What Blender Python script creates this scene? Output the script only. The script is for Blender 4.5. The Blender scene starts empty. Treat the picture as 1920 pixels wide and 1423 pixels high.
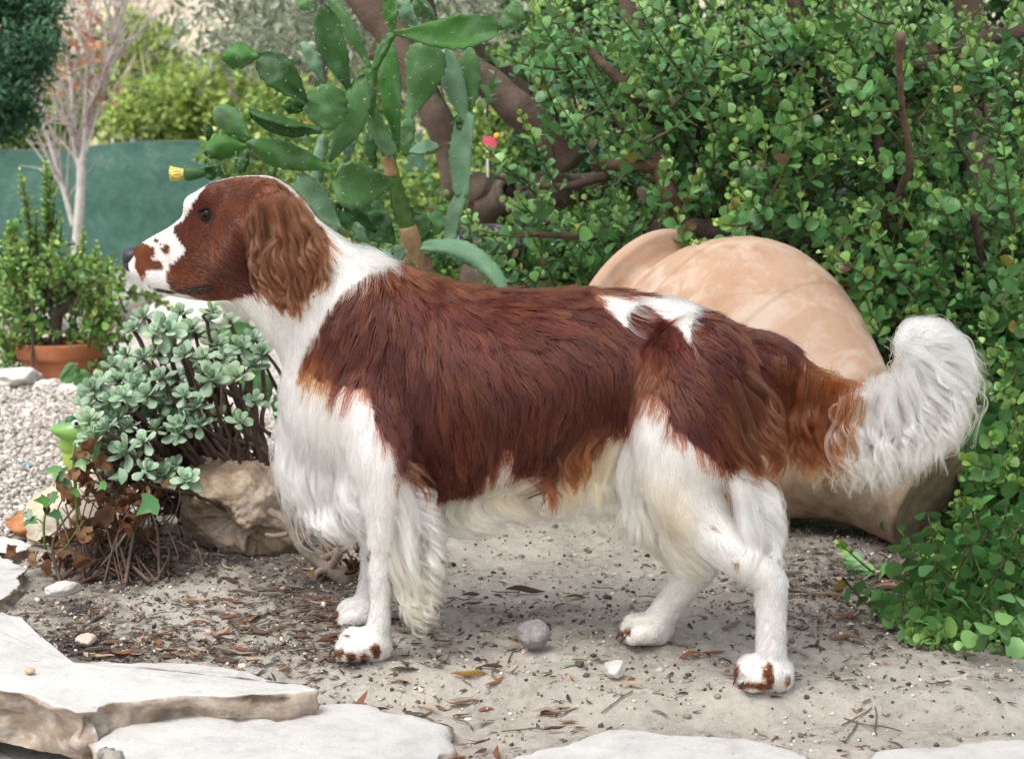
import bpy, bmesh, math, random
import numpy as np
from mathutils import Vector, Matrix, noise as mnoise
from mathutils.kdtree import KDTree
rng = np.random.default_rng(7); random.seed(7)
SC = bpy.context.scene
COL = SC.collection
# ------------------------------------------------------------------ camera
FPX, CX, CY, CAMH, HORIZ = 3171.0, 960.0, 711.5, 0.64, 264.0
TH = math.atan((CY - HORIZ) / FPX)
cam_data = bpy.data.cameras.new('camera'); cam = bpy.data.objects.new('camera', cam_data); COL.objects.link(cam)
cam.location = (0, 0, CAMH); cam.rotation_euler = (math.pi/2 - TH, 0, 0)
cam_data.sensor_width = 36; cam_data.lens = 36*FPX/1920; cam_data.clip_start = .05; cam_data.clip_end = 400
cam_data.dof.use_dof = True; cam_data.dof.focus_distance = 2.1; cam_data.dof.aperture_fstop = 10
SC.camera = cam
# ------------------------------------------------------------------ world, sun, exposure
world = bpy.data.worlds.new('World'); SC.world = world; world.use_nodes = True
wn = world.node_tree; bg = wn.nodes['Background']
sky = wn.nodes.new('ShaderNodeTexSky'); sky.sky_type = 'NISHITA'; sky.sun_disc = False
SUN_EL, SUN_ROT = math.radians(62), math.radians(215)
sky.sun_elevation = SUN_EL; sky.sun_rotation = SUN_ROT
sky.air_density = 1.0; sky.dust_density = 4.0; sky.ozone_density = 1.0
hsv = wn.nodes.new('ShaderNodeHueSaturation'); hsv.inputs['Saturation'].default_value = .32   # a veil of thin cloud greys the blue
wn.links.new(sky.outputs[0], hsv.inputs['Color']); wn.links.new(hsv.outputs[0], bg.inputs['Color'])
bg.inputs['Strength'].default_value = 0.15
sun_d = bpy.data.lights.new('sun', 'SUN'); sun = bpy.data.objects.new('sun', sun_d); COL.objects.link(sun)
sun_d.energy = 1.4; sun_d.angle = math.radians(30); sun_d.color = (1, .96, .9)
sd = Vector((math.sin(SUN_ROT)*math.cos(SUN_EL), math.cos(SUN_ROT)*math.cos(SUN_EL), math.sin(SUN_EL)))
sun.rotation_euler = (-sd).to_track_quat('-Z', 'Y').to_euler()
SC.view_settings.view_transform = 'Standard'; SC.view_settings.look = 'None'
SC.view_settings.exposure = 0.92; SC.view_settings.gamma = 1; SC.view_settings.use_curve_mapping = False
SC.render.engine = 'CYCLES'
SC.cycles.max_bounces = 20; SC.cycles.transmission_bounces = 20; SC.cycles.diffuse_bounces = 4; SC.cycles.glossy_bounces = 12; SC.cycles.transparent_max_bounces = 8; SC.cycles.use_denoising = True; SC.cycles.volume_bounces = 2
# ------------------------------------------------------------------ pixel -> place
def ray(px, py):
    a = (px - CX)/FPX; b = (CY - py)/FPX
    return np.array([a, math.cos(TH) + b*math.sin(TH), -math.sin(TH) + b*math.cos(TH)])
def P(px, py, Y):                        # point at distance Y seen at photo pixel
    d = ray(px, py); t = Y/d[1]
    return Vector((d[0]*t, Y, CAMH + d[2]*t))
def G(px, py, z=0.0):                    # point on a level plane
    d = ray(px, py); t = (z - CAMH)/d[2]
    return Vector((d[0]*t, d[1]*t, z))
def proj(X, Y, Z):
    dx, dy, dz = X, Y, Z - CAMH
    dep = dy*math.cos(TH) - dz*math.sin(TH); up = dy*math.sin(TH) + dz*math.cos(TH)
    return CX + FPX*dx/dep, CY - FPX*up/dep
def mpx(Y): return Y/FPX                 # metres per photo pixel at distance Y
# ------------------------------------------------------------------ objects
def link(name, data, parent=None):
    o = bpy.data.objects.new(name, data); COL.objects.link(o)
    if parent: o.parent = parent
    return o
def tag(o, label=None, cat=None, group=None, kind=None):
    if label: o['label'] = label
    if cat: o['category'] = cat
    if group: o['group'] = group
    if kind: o['kind'] = kind
    return o
def thing(name, label, cat, loc=(0,0,0), group=None):
    o = link(name, None); o.location = loc; o.empty_display_size = .05
    return tag(o, label, cat, group)
def mesh(name, V, F, mat=None, smooth=True, attr=None):
    me = bpy.data.meshes.new(name)
    V = np.asarray(V, dtype=np.float32)
    if isinstance(F, np.ndarray):
        n, k = F.shape
        me.vertices.add(len(V)); me.vertices.foreach_set('co', V.ravel())
        me.loops.add(n*k); me.loops.foreach_set('vertex_index', F.astype(np.int32).ravel())
        me.polygons.add(n); me.polygons.foreach_set('loop_start', np.arange(0, n*k, k, dtype=np.int32))
        me.update(calc_edges=True); me.validate()
    else:
        me.from_pydata([tuple(map(float, v)) for v in V], [], F)
    if smooth: me.polygons.foreach_set('use_smooth', np.ones(len(me.polygons), bool))
    if mat: me.materials.append(mat)
    if attr:
        for k, v in attr.items():
            v = np.asarray(v, np.float32)
            if v.ndim == 1:
                a = me.attributes.new(k, 'FLOAT', 'POINT'); a.data.foreach_set('value', v)
            else:
                a = me.attributes.new(k, 'FLOAT_COLOR', 'POINT')
                if v.shape[1] == 3: v = np.concatenate([v, np.ones((len(v),1), np.float32)], 1)
                a.data.foreach_set('color', v.ravel())
    me.update()
    return me
def put(name, V, F, mat, parent=None, smooth=True, attr=None, kind=None):
    o = link(name, mesh(name, V, F, mat, smooth, attr), parent)
    if kind: o['kind'] = kind
    return o
def crom(pts, n):                        # Catmull-Rom resample, columns may hold anything
    p = np.asarray(pts, float)
    if len(p) == 2:
        t = np.linspace(0, 1, n)[:, None]; return p[0]*(1-t) + p[1]*t
    q = np.vstack([2*p[0]-p[1], p, 2*p[-1]-p[-2]]); s = np.linspace(0, len(p)-1 - 1e-9, n); i = s.astype(int); t = (s-i)[:, None]
    a, b, c, d = q[i], q[i+1], q[i+2], q[i+3]
    return .5*((2*b) + (-a+c)*t + (2*a-5*b+4*c-d)*t*t + (-a+3*b-3*c+d)*t**3)
def tube(path, rad, k=8, cap=True):      # verts and quads along a polyline
    path = np.asarray(path, float); n = len(path); rad = np.broadcast_to(np.asarray(rad, float), (n,))
    T = np.gradient(path, axis=0); T /= np.linalg.norm(T, axis=1, keepdims=True) + 1e-12
    up = np.array([0, 0, 1.]) if abs(T[0][2]) < .9 else np.array([1., 0, 0])
    u = np.cross(T[0], up); u /= np.linalg.norm(u)
    a = np.arange(k)*2*math.pi/k; V = []
    for i in range(n):
        u = u - T[i]*np.dot(u, T[i]); u /= np.linalg.norm(u) + 1e-12; v = np.cross(T[i], u)
        V.append(path[i] + rad[i]*(np.cos(a)[:, None]*u + np.sin(a)[:, None]*v))
    V = np.vstack(V); i = np.arange(n-1)[:, None]*k; j = np.arange(k)[None]; j2 = (j+1) % k
    F = np.stack([i+j, i+j2, i+k+j2, i+k+j], -1).reshape(-1, 4)
    if cap:
        V = np.vstack([V, path[0] - T[0]*rad[0]*.4, path[-1] + T[-1]*rad[-1]*.4]); b = len(V)-2
        c0 = np.stack([j[0], j2[0], np.full(k, b), np.full(k, b)], -1)[:, ::-1]
        e = (n-1)*k; c1 = np.stack([e+j[0], e+j2[0], np.full(k, b+1), np.full(k, b+1)], -1)
        F = [tuple(f) for f in F] + [(int(f[1]), int(f[0]), b)[::-1] if False else (int(j2[0][q]), int(j[0][q]), b) for q, f in enumerate(c0)] + [(e+int(j[0][q]), e+int(j2[0][q]), b+1) for q in range(k)]
    return V, F
def join(parts):                         # parts: list of (V, F list)
    Vs, Fs, o = [], [], 0
    for V, F in parts:
        Vs.append(np.asarray(V)); Fs += [tuple(int(q)+o for q in f) for f in F]; o += len(V)
    return np.vstack(Vs), Fs
def rotm(ax, ang):
    return np.array(Matrix.Rotation(ang, 3, Vector(ax)))
def frames(D, U):                        # rows: rotation matrices with columns X(side), Y(dir), Z(up-ish)
    D = D/np.linalg.norm(D, axis=1, keepdims=True)
    X = np.cross(D, U); X /= np.linalg.norm(X, axis=1, keepdims=True) + 1e-9
    Z = np.cross(X, D)
    return np.stack([X, D, Z], -1)
def scatter(V, F, pos, R, s, tint=None): # joined copies of a small mesh; F array
    n, m = len(pos), len(V)
    s = np.asarray(s); s = s[:, None, None] if s.ndim == 1 else s[:, None, :]
    W = np.einsum('nij,nmj->nmi', R, V[None]*s) + pos[:, None]
    FF = (F[None] + (np.arange(n)*m)[:, None, None]).reshape(-1, F.shape[1])
    return W.reshape(-1, 3), FF, (None if tint is None else np.repeat(tint, m, axis=0))
def fbm(p, H=1.0, oct=4): return mnoise.fractal(Vector(p), H, 2.0, oct)
def vnoise(p, seed=0):                   # fast value noise, p (n,3)
    p = np.asarray(p, float); i = np.floor(p).astype(np.int64); f = p - i; f = f*f*(3-2*f)
    def h(a):
        k = (a[:, 0]*73856093) ^ (a[:, 1]*19349663) ^ (a[:, 2]*83492791) ^ (seed*2654435)
        k = (k ^ (k >> 13))*1274126177 & 0xffffffff
        return ((k ^ (k >> 16)) & 0xffff)/65535.0
    r = 0
    for x in (0, 1):
        for y in (0, 1):
            for z in (0, 1):
                w = (f[:, 0] if x else 1-f[:, 0])*(f[:, 1] if y else 1-f[:, 1])*(f[:, 2] if z else 1-f[:, 2])
                r = r + w*h(i + np.array([x, y, z]))
    return r*2 - 1
def vfbm(p, oct=4, seed=0, gain=.5):
    r, a = 0, 1.0
    for k in range(oct): r = r + a*vnoise(np.asarray(p)*2.03**k + 17.3*k, seed+k); a *= gain
    return r
def inpoly(px, py, poly):
    p = np.asarray(poly, float); x1, y1 = p[:, 0], p[:, 1]; x2, y2 = np.roll(x1, -1), np.roll(y1, -1)
    r = np.zeros(len(px), bool)
    for a, b, c, d in zip(x1, y1, x2, y2):
        if b == d: continue
        r ^= ((b > py) != (d > py)) & (px < (c-a)*(py-b)/(d-b) + a)
    return r
# ------------------------------------------------------------------ materials
class M:
    def __init__(s, name, rough=.6, spec=.3):
        s.m = bpy.data.materials.new(name); s.m.use_nodes = True; s.t = s.m.node_tree; s.n = s.t.nodes
        s.b = s.n['Principled BSDF']; s.b.inputs['Roughness'].default_value = rough; s.b.inputs['Specular IOR Level'].default_value = spec
    def new(s, typ, **kw):
        n = s.n.new(typ)
        for k, v in kw.items():
            if k in n.inputs: n.inputs[k].default_value = v
            else: setattr(n, k, v)
        return n
    def l(s, a, b): s.t.links.new(a, b)
    def coord(s, kind='Object'): return s.new('ShaderNodeTexCoord').outputs[kind]
    def pos(s): return s.new('ShaderNodeNewGeometry').outputs['Position']
    def noise(s, co, scale, detail=4, rough=.6, dist=0):
        n = s.new('ShaderNodeTexNoise', Scale=scale, Detail=detail, Roughness=rough, Distortion=dist); s.l(co, n.inputs['Vector']); return n.outputs['Fac']
    def ramp(s, fac, stops):
        n = s.new('ShaderNodeValToRGB'); s.l(fac, n.inputs['Fac']); e = n.color_ramp.elements
        while len(e) < len(stops): e.new(.5)
        for q, (p, c) in zip(e, stops): q.position = p; q.color = (*c, 1) if not isinstance(c, (int, float)) else (c, c, c, 1)
        return n.outputs['Color']
    def mix(s, fac, a, b, mode='MIX'):
        n = s.new('ShaderNodeMix', data_type='RGBA', blend_type=mode)
        for v, i in ((fac, 0), (a, 6), (b, 7)):
            if hasattr(v, 'links'): s.l(v, n.inputs[i])
            elif i == 0: n.inputs[0].default_value = v
            else: n.inputs[i].default_value = (*v, 1)
        return n.outputs[2]
    def math(s, op, a, b=0.0):
        n = s.new('ShaderNodeMath', operation=op)
        for v, i in ((a, 0), (b, 1)):
            if hasattr(v, 'links'): s.l(v, n.inputs[i])
            else: n.inputs[i].default_value = v
        return n.outputs[0]
    def attr(s, name, out='Color'): return s.new('ShaderNodeAttribute', attribute_name=name).outputs[out]
    def orand(s): return s.new('ShaderNodeObjectInfo').outputs['Random']
    def base(s, c):
        if hasattr(c, 'links'): s.l(c, s.b.inputs['Base Color'])
        else: s.b.inputs['Base Color'].default_value = (*c, 1)
        return s
    def rough(s, v): s.l(v, s.b.inputs['Roughness'])
    def bump(s, h, strength=.5, dist=.005):
        n = s.new('ShaderNodeBump', Strength=strength, Distance=dist); s.l(h, n.inputs['Height']); s.l(n.outputs[0], s.b.inputs['Normal']); return s
    def leafy(s, amt=.25, c=None):       # light through thin leaves
        t = s.new('ShaderNodeBsdfTranslucent'); mx = s.new('ShaderNodeMixShader', Fac=amt)
        if c is not None: s.l(c, t.inputs['Color'])
        s.l(s.b.outputs[0], mx.inputs[1]); s.l(t.outputs[0], mx.inputs[2]); s.l(mx.outputs[0], s.n['Material Output'].inputs['Surface'])
def plain(name, c, rough=.6, spec=.3, var=.25, scale=40, bump=.0, bdist=.002):
    m = M(name, rough, spec); co = m.coord(); n = m.noise(co, scale)
    lo = tuple(x*(1-var) for x in c); hi = tuple(min(1, x*(1+var)) for x in c)
    m.base(m.ramp(n, [(.3, lo), (.7, hi)]))
    if bump: m.bump(n, bump, bdist)
    return m.m
# ================================================================== ground, terrain
def sstep(x, a, b): t = np.clip((x-a)/(b-a), 0, 1); return t*t*(3-2*t)
def gz(X, Y):
    X, Y = np.asarray(X, float), np.asarray(Y, float)
    yb = np.interp(X, [-.4, .0, .1], [2.02, 2.02, 1.93]); z = -.020*sstep(yb-Y, 0, .07)*sstep(X, -.42, -.30)
    yd = np.interp(X, [-1, -.47, -.40, 2], [1.86, 1.83, 1.58, 1.52])
    z = z - .42*sstep(yd-Y, 0, .035)
    z = z - .28*sstep(Y, 5.0, 10.0)
    return z
def hump(X, Y):                          # soil relief: trodden hollows, low mounds
    q = np.stack([X, Y, np.zeros_like(X)], 1)
    return .009*vfbm(q*5, 3, 41) + .0050*vfbm(q*26, 3, 42) + .0036*np.maximum(vnoise(q*85, 43), 0)
soil = M('bare_soil', .95, .12)
_p = soil.pos(); _h = soil.attr('humus', 'Fac')
_n1 = soil.noise(_p, 5.5, 8, .66); _n2 = soil.noise(_p, 60, 6, .7); _n3 = soil.noise(_p, 340, 4, .7)
_f = soil.math('ADD', soil.math('MULTIPLY', _n1, .80), soil.math('ADD', soil.math('MULTIPLY', _n2, .55), _h))
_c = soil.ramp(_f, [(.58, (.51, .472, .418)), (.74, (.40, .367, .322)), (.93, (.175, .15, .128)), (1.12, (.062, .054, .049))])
_c = soil.mix(soil.math('MULTIPLY', soil.math('GREATER_THAN', _n3, .65), .40), _c, (.13, .108, .092))
_c = soil.mix(soil.math('MULTIPLY', soil.math('LESS_THAN', _n3, .37), .5), _c, (.60, .56, .495))
soil.base(_c); soil.bump(soil.math('ADD', _n3, soil.math('MULTIPLY', _n2, 1.4)), .9, .004)
def grid(x, y, zf):
    X, Y = np.meshgrid(x, y, indexing='ij'); n, m = X.shape; Xf, Yf = X.ravel(), Y.ravel(); Z = zf(Xf, Yf)
    i = np.arange(n-1)[:, None]*m; j = np.arange(m-1)[None]; F = np.stack([i+j, i+m+j, i+m+j+1, i+j+1], -1).reshape(-1, 4)
    return np.stack([Xf, Yf, Z], 1), F
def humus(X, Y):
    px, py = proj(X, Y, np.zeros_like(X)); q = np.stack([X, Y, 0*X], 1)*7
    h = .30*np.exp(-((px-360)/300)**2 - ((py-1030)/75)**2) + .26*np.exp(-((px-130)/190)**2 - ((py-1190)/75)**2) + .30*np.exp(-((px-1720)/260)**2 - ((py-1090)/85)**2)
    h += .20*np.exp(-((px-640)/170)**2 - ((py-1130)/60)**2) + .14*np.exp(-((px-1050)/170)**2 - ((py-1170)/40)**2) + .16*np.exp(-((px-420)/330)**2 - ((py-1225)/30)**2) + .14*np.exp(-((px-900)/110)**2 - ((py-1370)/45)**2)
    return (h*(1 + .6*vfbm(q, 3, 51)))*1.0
xs = np.concatenate([np.linspace(-18, -2, 10)[:-1], np.arange(-2, -1.05, .05), np.arange(-1.05, 1.05, .0065), np.arange(1.05, 2, .05), np.linspace(2, 18, 10)])
ys = np.concatenate([np.linspace(-8, 1.3, 8)[:-1], np.arange(1.3, 1.74, .03), np.arange(1.74, 2.95, .0065), np.arange(2.95, 4, .04), np.linspace(4, 13, 24)])
SLABS = [([(-90,1146),(0,1146),(37,1156),(56,1180),(41,1218),(66,1236),(110,1242),(250,1243),(368,1247),(467,1258),(545,1278),(607,1294),(545,1299),(478,1302),(349,1309),(260,1315),(205,1320),(176,1334),(146,1338),(105,1322),(60,1302),(0,1291),(-90,1288)], .012), ([(188,1402),(198,1378),(228,1357),(300,1346),(400,1332),(520,1320),(640,1316),(700,1321),(770,1336),(838,1357),(836,1385),(818,1423),(790,1470),(560,1500),(300,1480),(225,1430)], -.018), ([(905,1425),(1000,1401),(1060,1391),(1098,1376),(1140,1364),(1230,1371),(1300,1373),(1400,1382),(1480,1401),(1545,1425),(1560,1500),(880,1500)], -.018), ([(1610,1428),(1640,1410),(1700,1400),(1800,1396),(1930,1390),(2050,1392),(2050,1500),(1610,1500)], -.016), ([(-90,1036),(0,1040),(28,1048),(48,1072),(36,1104),(20,1120),(0,1132),(-90,1136)], .010), ([(-90,1000),(0,1004),(40,1008),(66,1018),(52,1030),(20,1036),(-90,1032)], .010), ([(-120,1330),(40,1330),(110,1360),(190,1400),(240,1440),(260,1520),(-120,1520)], -.085)]
def soil_z(X, Y):
    f = sstep(X, -1.5, -1.0)*sstep(-X, -1.5, -1.0)*sstep(Y, 1.5, 1.75)*sstep(-Y, -3.5, -2.9)
    z = gz(X, Y) + hump(X, Y)*f - .006
    for poly, zs in SLABS:
        W = np.array([G(a, b, zs)[:2] for a, b in poly]); z = np.where(inpoly(X, Y, W), np.minimum(z, zs - .022), z)
    return z
gv, gf = grid(xs, ys, soil_z)
tag(put('ground', gv, gf, soil.m, attr={'humus': humus(gv[:, 0], gv[:, 1])}), kind='structure')
# hillside behind the garden
hill = M('dry_hillside', .95, .1); _p = hill.pos(); _a = hill.noise(_p, .9, 6, .65); _b = hill.noise(_p, 9, 6, .7)
hill.base(hill.mix(hill.ramp(_b, [(.38, 0.0), (.62, 1.0)]), hill.ramp(_a, [(.35, (.52, .40, .30)), (.5, (.62, .51, .41)), (.62, (.40, .42, .20))]), (.68, .60, .49)))  # tones lifted to stand in for the stronger light on the hill
hill.bump(_b, 1.0, .08)
def hz(X, Y): return -.28 + (Y-12.6)*.62 + .35*vfbm(np.stack([X*.35, Y*.35, 0*X], 1), 4, 61)*sstep(Y, 13, 16)
hv, hf = grid(np.concatenate([np.linspace(-18, -8, 14)[:-1], np.arange(-8, 8, .22), np.linspace(8, 18, 14)]), np.arange(12.6, 25.2, .22), hz)
tag(put('hillside', hv, hf, hill.m), kind='structure')
# ---------------------------------------------------------------- pale gravel
GRAVEL = [(-9, 2.72), (-1.05, 2.68), (-.80, 2.66), (-.74, 2.74), (-.60, 2.86), (-.42, 2.98), (-.22, 3.2), (.05, 4.0), (.3, 6), (.3, 9.5), (-9, 9.5)]
gm = M('gravel_grit', .95, .15); _p = gm.pos(); _v = gm.new('ShaderNodeTexVoronoi', Scale=75); gm.l(_p, _v.inputs['Vector'])
gm.base(gm.mix(.55, gm.ramp(gm.noise(_p, 14, 5), [(.3, (.36, .33, .30)), (.7, (.50, .47, .43))]), gm.ramp(_v.outputs['Color'], [(.2, (.30, .27, .24)), (.8, (.66, .62, .57))])))
gm.bump(_v.outputs['Distance'], 1.0, .01)
gx_, gf_ = grid(np.concatenate([np.arange(-6, -1.2, .08), np.arange(-1.2, .4, .02)]), np.concatenate([np.arange(2.62, 4.5, .02), np.arange(4.5, 9.6, .08)]), lambda X, Y: gz(X, Y) + .006 + .004*vnoise(np.stack([X*9, Y*9, 0*X], 1)))
c = gx_[gf_].mean(1); c = c + .05*np.stack([vfbm(c*9, 3, 1), vfbm(c*9, 3, 2), 0*c[:, 0]], 1); gf_ = gf_[inpoly(c[:, 0], c[:, 1], GRAVEL)]
tag(put('gravel_bed', gx_, gf_, gm.m), kind='structure')
def ico(sub=0):
    bm = bmesh.new(); bmesh.ops.create_icosphere(bm, subdivisions=sub+1, radius=1); V = np.array([v.co for v in bm.verts]); F = np.array([[v.index for v in f.verts] for f in bm.faces]); bm.free(); return V, F
IV, IF = ico(0); IV1, IF1 = ico(1)
stone_m = M('small_stones', .9, .2); _t = stone_m.attr('tint'); _n = stone_m.noise(stone_m.pos(), 260, 3)
stone_m.base(stone_m.mix(.35, _t, stone_m.ramp(_n, [(.3, .08), (.7, .75)]), 'SOFT_LIGHT')); stone_m.bump(_n, .4, .002); STONE = stone_m.m
def rrot(n):
    q = rng.normal(size=(n, 4)); q /= np.linalg.norm(q, axis=1, keepdims=True); w, x, y, z = q.T
    return np.stack([np.stack([1-2*(y*y+z*z), 2*(x*y-z*w), 2*(x*z+y*w)], -1), np.stack([2*(x*y+z*w), 1-2*(x*x+z*z), 2*(y*z-x*w)], -1), np.stack([2*(x*z-y*w), 2*(y*z+x*w), 1-2*(x*x+y*y)], -1)], 1)
def zrot(n, tilt=.25):
    a = rng.uniform(0, 6.28, n); D = np.stack([np.cos(a), np.sin(a), rng.normal(0, tilt, n)], 1); U = np.stack([rng.normal(0, tilt, n), rng.normal(0, tilt, n), np.ones(n)], 1)
    return frames(D, U)
def stones(name, xy, z, size, cols, flat=.6, sub=False, wob=.25):
    n = len(xy); pal = np.array(cols); tint = pal[rng.integers(0, len(pal), n)]*np.exp(rng.normal(0, .16, (n, 1)))
    V0, F0 = (IV1, IF1) if sub else (IV, IF)
    s = size[:, None]*np.stack([rng.uniform(.7, 1.0, n), rng.uniform(.9, 1.3, n), rng.uniform(.5, .9, n)*flat/.6], 1)*.5
    V, F, t = scatter(V0, F0, np.column_stack([xy, z]), zrot(n, .35), s, tint)
    V = V + np.repeat(size, len(V0))[:, None]*wob*.5*np.random.default_rng(3).normal(0, .35, V.shape)
    return tag(put(name, V, F, STONE, attr={'tint': np.clip(t, .01, .8)}), kind='stuff')
def sample_poly(poly, n):
    p = np.array(poly, float); a, b = p.min(0), p.max(0); out = np.zeros((0, 2))
    while len(out) < n:
        q = rng.uniform(a, b, (n*2, 2)); out = np.vstack([out, q[inpoly(q[:, 0], q[:, 1], poly)]])
    return out[:n]
GP = [(.50,.465,.43), (.44,.40,.365), (.58,.55,.52), (.37,.335,.30), (.46,.40,.345), (.28,.25,.23), (.54,.49,.43)]
near = [(-1.5, 2.70), (-1.05, 2.68), (-.80, 2.66), (-.74, 2.74), (-.60, 2.86), (-.42, 2.98), (-.25, 3.2), (-.1, 4.4), (-1.6, 4.4)]
xy = sample_poly(near, 21000); sz = rng.lognormal(math.log(.0100), .30, len(xy)); stones('gravel', xy, gz(xy[:, 0], xy[:, 1]) + .008 + rng.uniform(0, .006, len(xy)), sz, GP)
# soil grit and crumbs
sp = [(-.86, 1.98), (-.45, 1.90), (-.3, 1.86), (-.2, 1.76), (1.0, 1.74), (1.05, 2.9), (-.7, 2.7), (-.82, 2.5)]
xy = sample_poly(sp, 26000); hm = humus(xy[:, 0], xy[:, 1]); k = rng.random(len(xy)) < .22 + 2.0*hm + .22*(vfbm(np.column_stack([xy*6, 0*xy[:, :1]]), 3, 9) > .25); xy = xy[k]; hm = hm[k]
sz = np.clip(rng.lognormal(math.log(.0028), .55, len(xy)), .0013, .012)
dk = rng.random(len(xy)) < .30 + 1.2*hm
z_ = soil_z(xy[:, 0], xy[:, 1])
stones('soil_crumbs', xy[dk], z_[dk] + .0010, sz[dk]*1.15, [(.09,.075,.064), (.14,.115,.095), (.20,.165,.14), (.07,.058,.058)], wob=.5)
stones('soil_grit', xy[~dk], z_[~dk] + .0012, sz[~dk], [(.50,.45,.39), (.62,.58,.52), (.36,.31,.26), (.55,.44,.35), (.30,.25,.21)])
# ---------------------------------------------------------------- limestone paving slabs
lime = M('pale_limestone', .9, .15); _p = lime.pos(); _a = lime.noise(_p, 6, 6, .6); _b = lime.noise(_p, 42, 6, .7); _s = lime.new('ShaderNodeMapping'); _s.inputs['Scale'].default_value = (7, 7, 18); lime.l(_p, _s.inputs['Vector'])
_st = lime.noise(_s.outputs[0], 3, 5, .6); _nz = lime.new('ShaderNodeSeparateXYZ'); lime.l(lime.new('ShaderNodeNewGeometry').outputs['Normal'], _nz.inputs[0])
_top = lime.ramp(lime.math('ADD', lime.math('MULTIPLY', _a, .6), lime.math('MULTIPLY', _b, .4)), [(.34, (.36, .352, .35)), (.48, (.485, .475, .46)), (.66, (.57, .558, .535))])
_side = lime.ramp(lime.math('ADD', lime.math('MULTIPLY', _st, .6), lime.math('MULTIPLY', _b, .4)), [(.34, (.20, .155, .115)), (.48, (.33, .265, .205)), (.58, (.46, .40, .34)), (.72, (.55, .515, .47))])
lime.base(lime.mix(lime.ramp(_nz.outputs[2], [(.62, 0.0), (.86, 1.0)]), _side, _top)); _ck = lime.noise(_p, 7, 7, .62, 1.2); _top = lime.mix(lime.math('MULTIPLY', lime.math('LESS_THAN', lime.math('ABSOLUTE', lime.math('SUBTRACT', _ck, .5)), .0022), .35), _top, (.20, .17, .15)); _top = lime.mix(lime.math('MULTIPLY', lime.ramp(lime.noise(_p, 15, 6, .7), [(.50, 0.0), (.75, 1.0)]), .40), _top, (.40, .395, .41)); _top = lime.mix(lime.math('MULTIPLY', lime.math('GREATER_THAN', lime.noise(_p, 120, 3), .70), .5), _top, (.18, .155, .135))
lime.base(lime.mix(lime.ramp(_nz.outputs[2], [(.62, 0.0), (.86, 1.0)]), _side, _top)); lime.bump(lime.math('ADD', _b, lime.math('MULTIPLY', lime.noise(_p, 160, 5, .7), .6)), .55, .004)
LIME = lime.m
def slab(poly, z, thick, label, group, seed, under=.0, rag=.006, dish=.004, step=.008):
    W = np.array([G(x, y, z)[:2] for x, y in poly]); d = np.linalg.norm(np.roll(W, -1, 0)-W, axis=1); out = []
    for a, b, L in zip(W, np.roll(W, -1, 0), d):
        n = max(1, int(L/step)); out += [a + (b-a)*i/n for i in range(n)]
    W = np.array(out); n = len(W); c0 = W.mean(0); c3 = np.column_stack([W, np.zeros(n)])
    nrm = np.roll(W, -1, 0) - np.roll(W, 1, 0); nrm = np.stack([nrm[:, 1], -nrm[:, 0]], 1); nrm /= np.linalg.norm(nrm, axis=1, keepdims=True)+1e-9
    if ((W-c0)*nrm).sum() < 0: nrm = -nrm
    W = W + nrm*(rag*(1.2*vfbm(c3*22, 2, seed) + np.sign(vnoise(c3*30, seed+8))*.5*np.abs(vnoise(c3*60, seed+9)) + .5*vfbm(c3*110, 3, seed)))[:, None]; V, rings = [], []
    def ring(w, zz): V.append(np.column_stack([w, zz])); rings.append(len(rings))
    for s in (.0, .12, .25, .38, .5, .62, .72, .81, .88, .93, .965, .988):
        w = c0 + (W-c0)*max(s, .002); q = np.column_stack([w, np.zeros(n)])
        ring(w, z + dish*.7*vfbm(q*7, 4, seed+1) + .0012*vfbm(q*60, 2, seed+2) - (.0012*max(0, s-.96)/.03))
    for k, f in enumerate((.012, .10, .25, .4, .55, .7, .85, 1.0)):
        q = np.column_stack([W, np.full(n, f*thick*1.5)]); off = -under*f + .013*vfbm(q*np.array([15, 15, 40]), 4, seed+3) - .016*np.round(1.6*np.abs(vnoise(q*np.array([11, 11, 26]), seed+4)))/1.6*(1 if f > .05 else .5)
        ring(W + nrm*off[:, None], np.full(n, z - thick*f - .003) + .003*vfbm(q*22, 2, seed+5))
    V = np.vstack(V); m = len(rings); i = np.arange(m-1)[:, None]*n; j = np.arange(n)[None]; j2 = (j+1) % n
    F = np.stack([i+j, i+n+j, i+n+j2, i+j2], -1).reshape(-1, 4)
    o = put('paving_slab', V, F, LIME); tag(o, label, 'stone slab', group); return o
GS = 'limestone slabs edging the bed'
slab(*SLABS[0], .066, 'large pale limestone slab with a broken brown front edge, at the lower left', GS, 11, .012, .005)
slab(*SLABS[1], .075, 'pale slab lying lowest at the bottom, in front of the larger broken slab', GS, 12, .0, .004)
slab(*SLABS[2], .07, 'white slab with a rounded back edge at the bottom, right of a soil gap', GS, 13, .0, .004)
slab(*SLABS[3], .06, 'dusty slab half sunk in soil at the bottom right corner', GS, 14, .0, .006, .006)
slab(*SLABS[4], .06, 'small pale slab at the left edge, just above the large broken slab', GS, 15)
slab(*SLABS[5], .05, 'narrow pale slab at the left edge beside the gravel', GS, 16)
o = slab(*SLABS[6], .09, 'rough brown walling stone under the large broken slab', GS, 17, .0, .008)
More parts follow.
